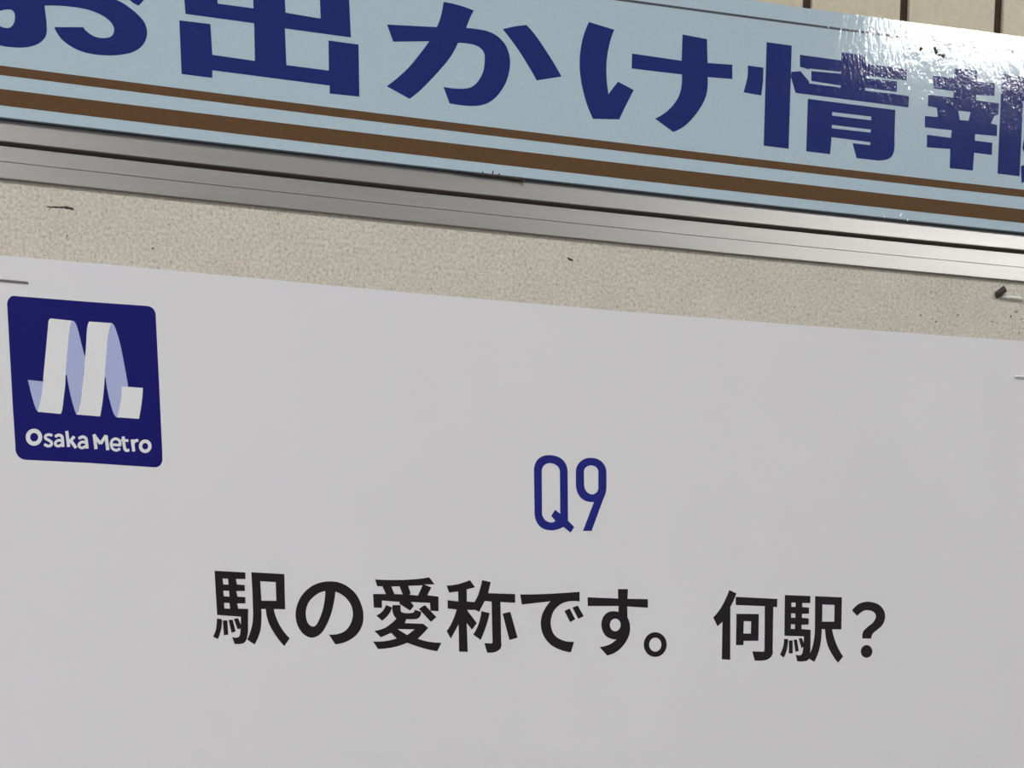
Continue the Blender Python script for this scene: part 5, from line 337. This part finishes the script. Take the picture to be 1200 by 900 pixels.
p = link('panel', me, [M['sign'], M['edge']], sign)
for f in me.polygons:
    if f.normal.z < -.5 or f.normal.y > .5: f.material_index = 1
def band(name, top, bot, mt, x0=X0 + .6, x1=X1 - .6, y=-3.75, label=None):
    V = []; F = []; n = 40
    for i in range(n + 1):
        x = x0 + (x1 - x0) * i / n; V += [W(x, y, bot(x)), W(x, y, top(x))]
    for i in range(n): F.append([2 * i, 2 * i + 2, 2 * i + 3, 2 * i + 1])
    return link(name, mesh(name, V, F), mt, sign, label)
band('stripe', lambda x: zline('thin_t', x), lambda x: zline('thin_b', x), M['brown'], label='thin brown stripe')
band('stripe', lambda x: zline('thick_t', x), lambda x: zline('thick_b', x), M['brown'], label='thick brown stripe')
band('border_or_shadow_line', lambda x: zline('border', x) + .42, lambda x: zline('border', x) - .42, M['border'], label='thin grey line near the top edge')
band('border_or_shadow_line', lambda x: zline('sign_b', x) + .15, lambda x: zline('sign_b', x) - .3, M['edge'], label='painted shadow line along the bottom edge')  # shadow gap under the sign, painted as a dark line
for k in 'お出かけ情報':
    y, P, Ng = DATA[k]; fill('printed_character', y, P, Ng, M['navy'], sign, 'navy character ' + k)
blob('scratch_glint', [(139.9, 114.1, .32, .8, -.4), (143.1, 112.4, .28, .5, 0), (132.6, 112.6, .3, .3, 0)], -3.73, -3.77, M['scratch_glint'], sign, 'tiny painted glints on scratches at the lower edge', 6)  # pale blobs paint the glints of small scratches
# dark blobs painted for the distorted reflection in dented film, top right of sign
blob('dent_glare_break', [(152.6, 175.6, .8, 1.6, .5), (154.6, 174.2, 1.2, .5, .2), (156.1, 174.0, .8, .8, 0), (146.2, 175.4, .8, .8, .3)], -3.72, -3.9, M['gasket'], sign, 'small painted dark breaks in the glare over dents in the film', 8)
# ---------------------------------------------------------------- poster
poster = thing('poster', 'large white paper poster with a blue logo and black Japanese question', 'poster')
PT = [(-226.2, 69.1), (-213.65, 69.35), (-178.1, 69.6), (-141.4, 69.5), (-90.6, 69.3), (-44.3, 69.25), (25.3, 69.5), (106.6, 70.4), (201.6, 72.0), (259, 72.6)]
V = []; F = []
rows = [1.0, .5, 0.0]
xs = [q[0] for q in PT]
for yy in (-.5, -.2):
    for (x, z) in PT:
        for s in rows:
            xx = x if x > -226 else x + (1 - s) * 1.9
            V.append(W(xx, yy, -300 + (z + 300) * s))
n = len(PT); k3 = 3
for i in range(n - 1):
    for j in range(2):
        a = i * 3 + j; F.append([a, a + 1, a + 4, a + 3]); b = a + 3 * n; F.append([b, b + 3, b + 4, b + 1])
def rim(a, b): F.append([a, b, b + 3 * n, a + 3 * n])
for i in range(n - 1): rim(i * 3, i * 3 + 3); rim(i * 3 + 5, i * 3 + 2)
for j in range(2): rim(j + 1, j); rim(3 * (n - 1) + j, 3 * (n - 1) + j + 1)
me = mesh('sheet', V, F); bm = bmesh.new(); bm.from_mesh(me); bmesh.ops.recalc_face_normals(bm, faces=bm.faces); bm.to_mesh(me); bm.free()
link('sheet', me, M['paper'], poster)
for k in ('駅', 'の', '愛', '称', 'で', 'す', '。', '何', '駅b', '？'):
    y, P, Ng = DATA[k]; fill('printed_character', y, P, Ng, M['black_ink'], poster, 'black character ' + k[0])
for k in 'Q9':
    y, P, Ng = DATA[k]; fill('headline_character', y, P, Ng, M['ink_blue'], poster, 'blue ' + ('letter Q' if k == 'Q' else 'digit 9'))
y, P, Ng = DATA['panel']; logo = fill('logo_panel', y, P, Ng, M['logo_blue'], poster, 'blue square logo with a white folded ribbon')
for k in ('L0', 'L1', 'L2'):
    y, P, Ng = DATA[k]; fill('ribbon_fold', y, P, Ng, M['lilac'], logo, 'lilac fold of the ribbon')
for k in ('W1', 'W2', 'W3'):
    y, P, Ng = DATA[k]; fill('ribbon', y, P, Ng, M['white_ink'], logo, 'white face of the ribbon')
for k in ('O', 's', 'a', 'k', 'a2', 'M', 'e', 't', 'r', 'o'):
    y, P, Ng = DATA[k]; fill('letter', y, P, Ng, M['white_ink'], logo, 'white letter ' + k[0])
# ---------------------------------------------------------------- staples and old marks
def staple(label, xa, za, xb, zb, y, mt, r=.28, lift=.35):
    """crown lying on the surface, both ends bent back into it"""
    yc = y - lift - r
    pts = [W(xa, y + .1, za), W(xa, yc + .15, za), W(xa + .25, yc, za + (zb - za) * .02)]
    for i in range(1, 6): t = i / 6; pts.append(W(xa + (xb - xa) * t, yc - .05 * math.sin(math.pi * t), za + (zb - za) * t))
    pts += [W(xb - .25, yc, zb), W(xb, yc + .15, zb), W(xb, y + .1, zb)]
    v, f = tube(pts, r / 1000)
    o = link('staple', mesh('staple', v, f, True), mt); o['label'] = label; o['category'] = 'staple'; return o
staple('dull steel staple in the upper left corner of the poster, above the blue logo', -215.6, 61.15, -204.7, 61.05, -.5, M['dull_steel'], .3, .1)
staple('shiny steel staple in the upper right corner of the poster, at the picture edge', 198.3, 57.7, 209.5, 58.1, -.5, M['steel'], .5, .25)
s3 = thing('staple', 'bent staple with a dark lifted leg in the beige pinboard, above the poster', 'staple')
v, f = tube([W(189.6, .05, 88.6), W(190.6, -1.0, 88.5), W(193, -.9, 88.35), W(194.4, -1.25, 88.4), W(195.8, -.9, 88.3), W(197.3, -1.25, 88.35), W(199.2, -1.0, 88.2), W(200.3, .05, 88.1)], .00055)
link('crown', mesh('crown', v, f, True), M['steel'], s3)
v, f = tube([W(187.6, .05, 88.9), W(188.3, -.9, 89.3), W(189.2, -1.9, 90.2), W(190.2, -2.4, 90.9)], .0014)
link('leg', mesh('leg', v, f, True), M['rust'], s3, 'dark rusty leg')
o = blob('rust_mark', [(-195.6, 87.0, 1.2, .22, -.1), (-193.6, 87.15, 1.3, .35, .1), (-191.6, 87.25, 1.1, .42, .05), (-189.6, 87.3, 1.3, .5, -.1), (-188.2, 87.15, .9, .45, -.2)], -.01, -.25, M['rust'], seed=11)
o['label'] = 'short dark rusty staple remnant in the pinboard, left end under the rail'; o['category'] = 'staple remnant'
rr = random.Random(3)
pts = [(-45.2 + i * 1.5, 111.85 - i * .012 + rr.uniform(-.1, .2), 1.1, .2 + .016 * i, -.02) for i in range(17)] + [(-32, 112.9, .28, .9, -.25), (-36, 112.3, .25, .5, -.3), (-29.5, 112.4, .3, .5, .2), (-19.6, 111.2, 1.1, .45, -.5)]
o = blob('tape_scrap', pts, -3.72, -3.95, M['grime'], seed=9)
o['label'] = 'frayed dark scrap of tape on the lower edge of the blue sign'; o['category'] = 'tape scrap'
# ---------------------------------------------------------------- ceiling luminaires: glare lamp and two added fill lamps
names = ['ceiling light to the right of the board, further from its wall', 'fill light added left of the board, the nearer one to it', 'fill light added at the far left, near the wall']
for (a, b, c, d), nm in zip(LAMPS, names):
    t = thing('ceiling_light', 'long white ' + nm, 'ceiling light', 'fluorescent ceiling lights')
    zt = 1480.5
    link('casing', boxmesh('casing', a * 1000 - 15, b * 1000 + 15, c * 1000 - 15, d * 1000 + 15, zt - 45, zt, 3), M['case'], t)
    link('diffuser', boxmesh('diffuser', a * 1000, b * 1000, c * 1000, d * 1000, zt - 60, zt - 45.2, 2), M['lamp'], t)
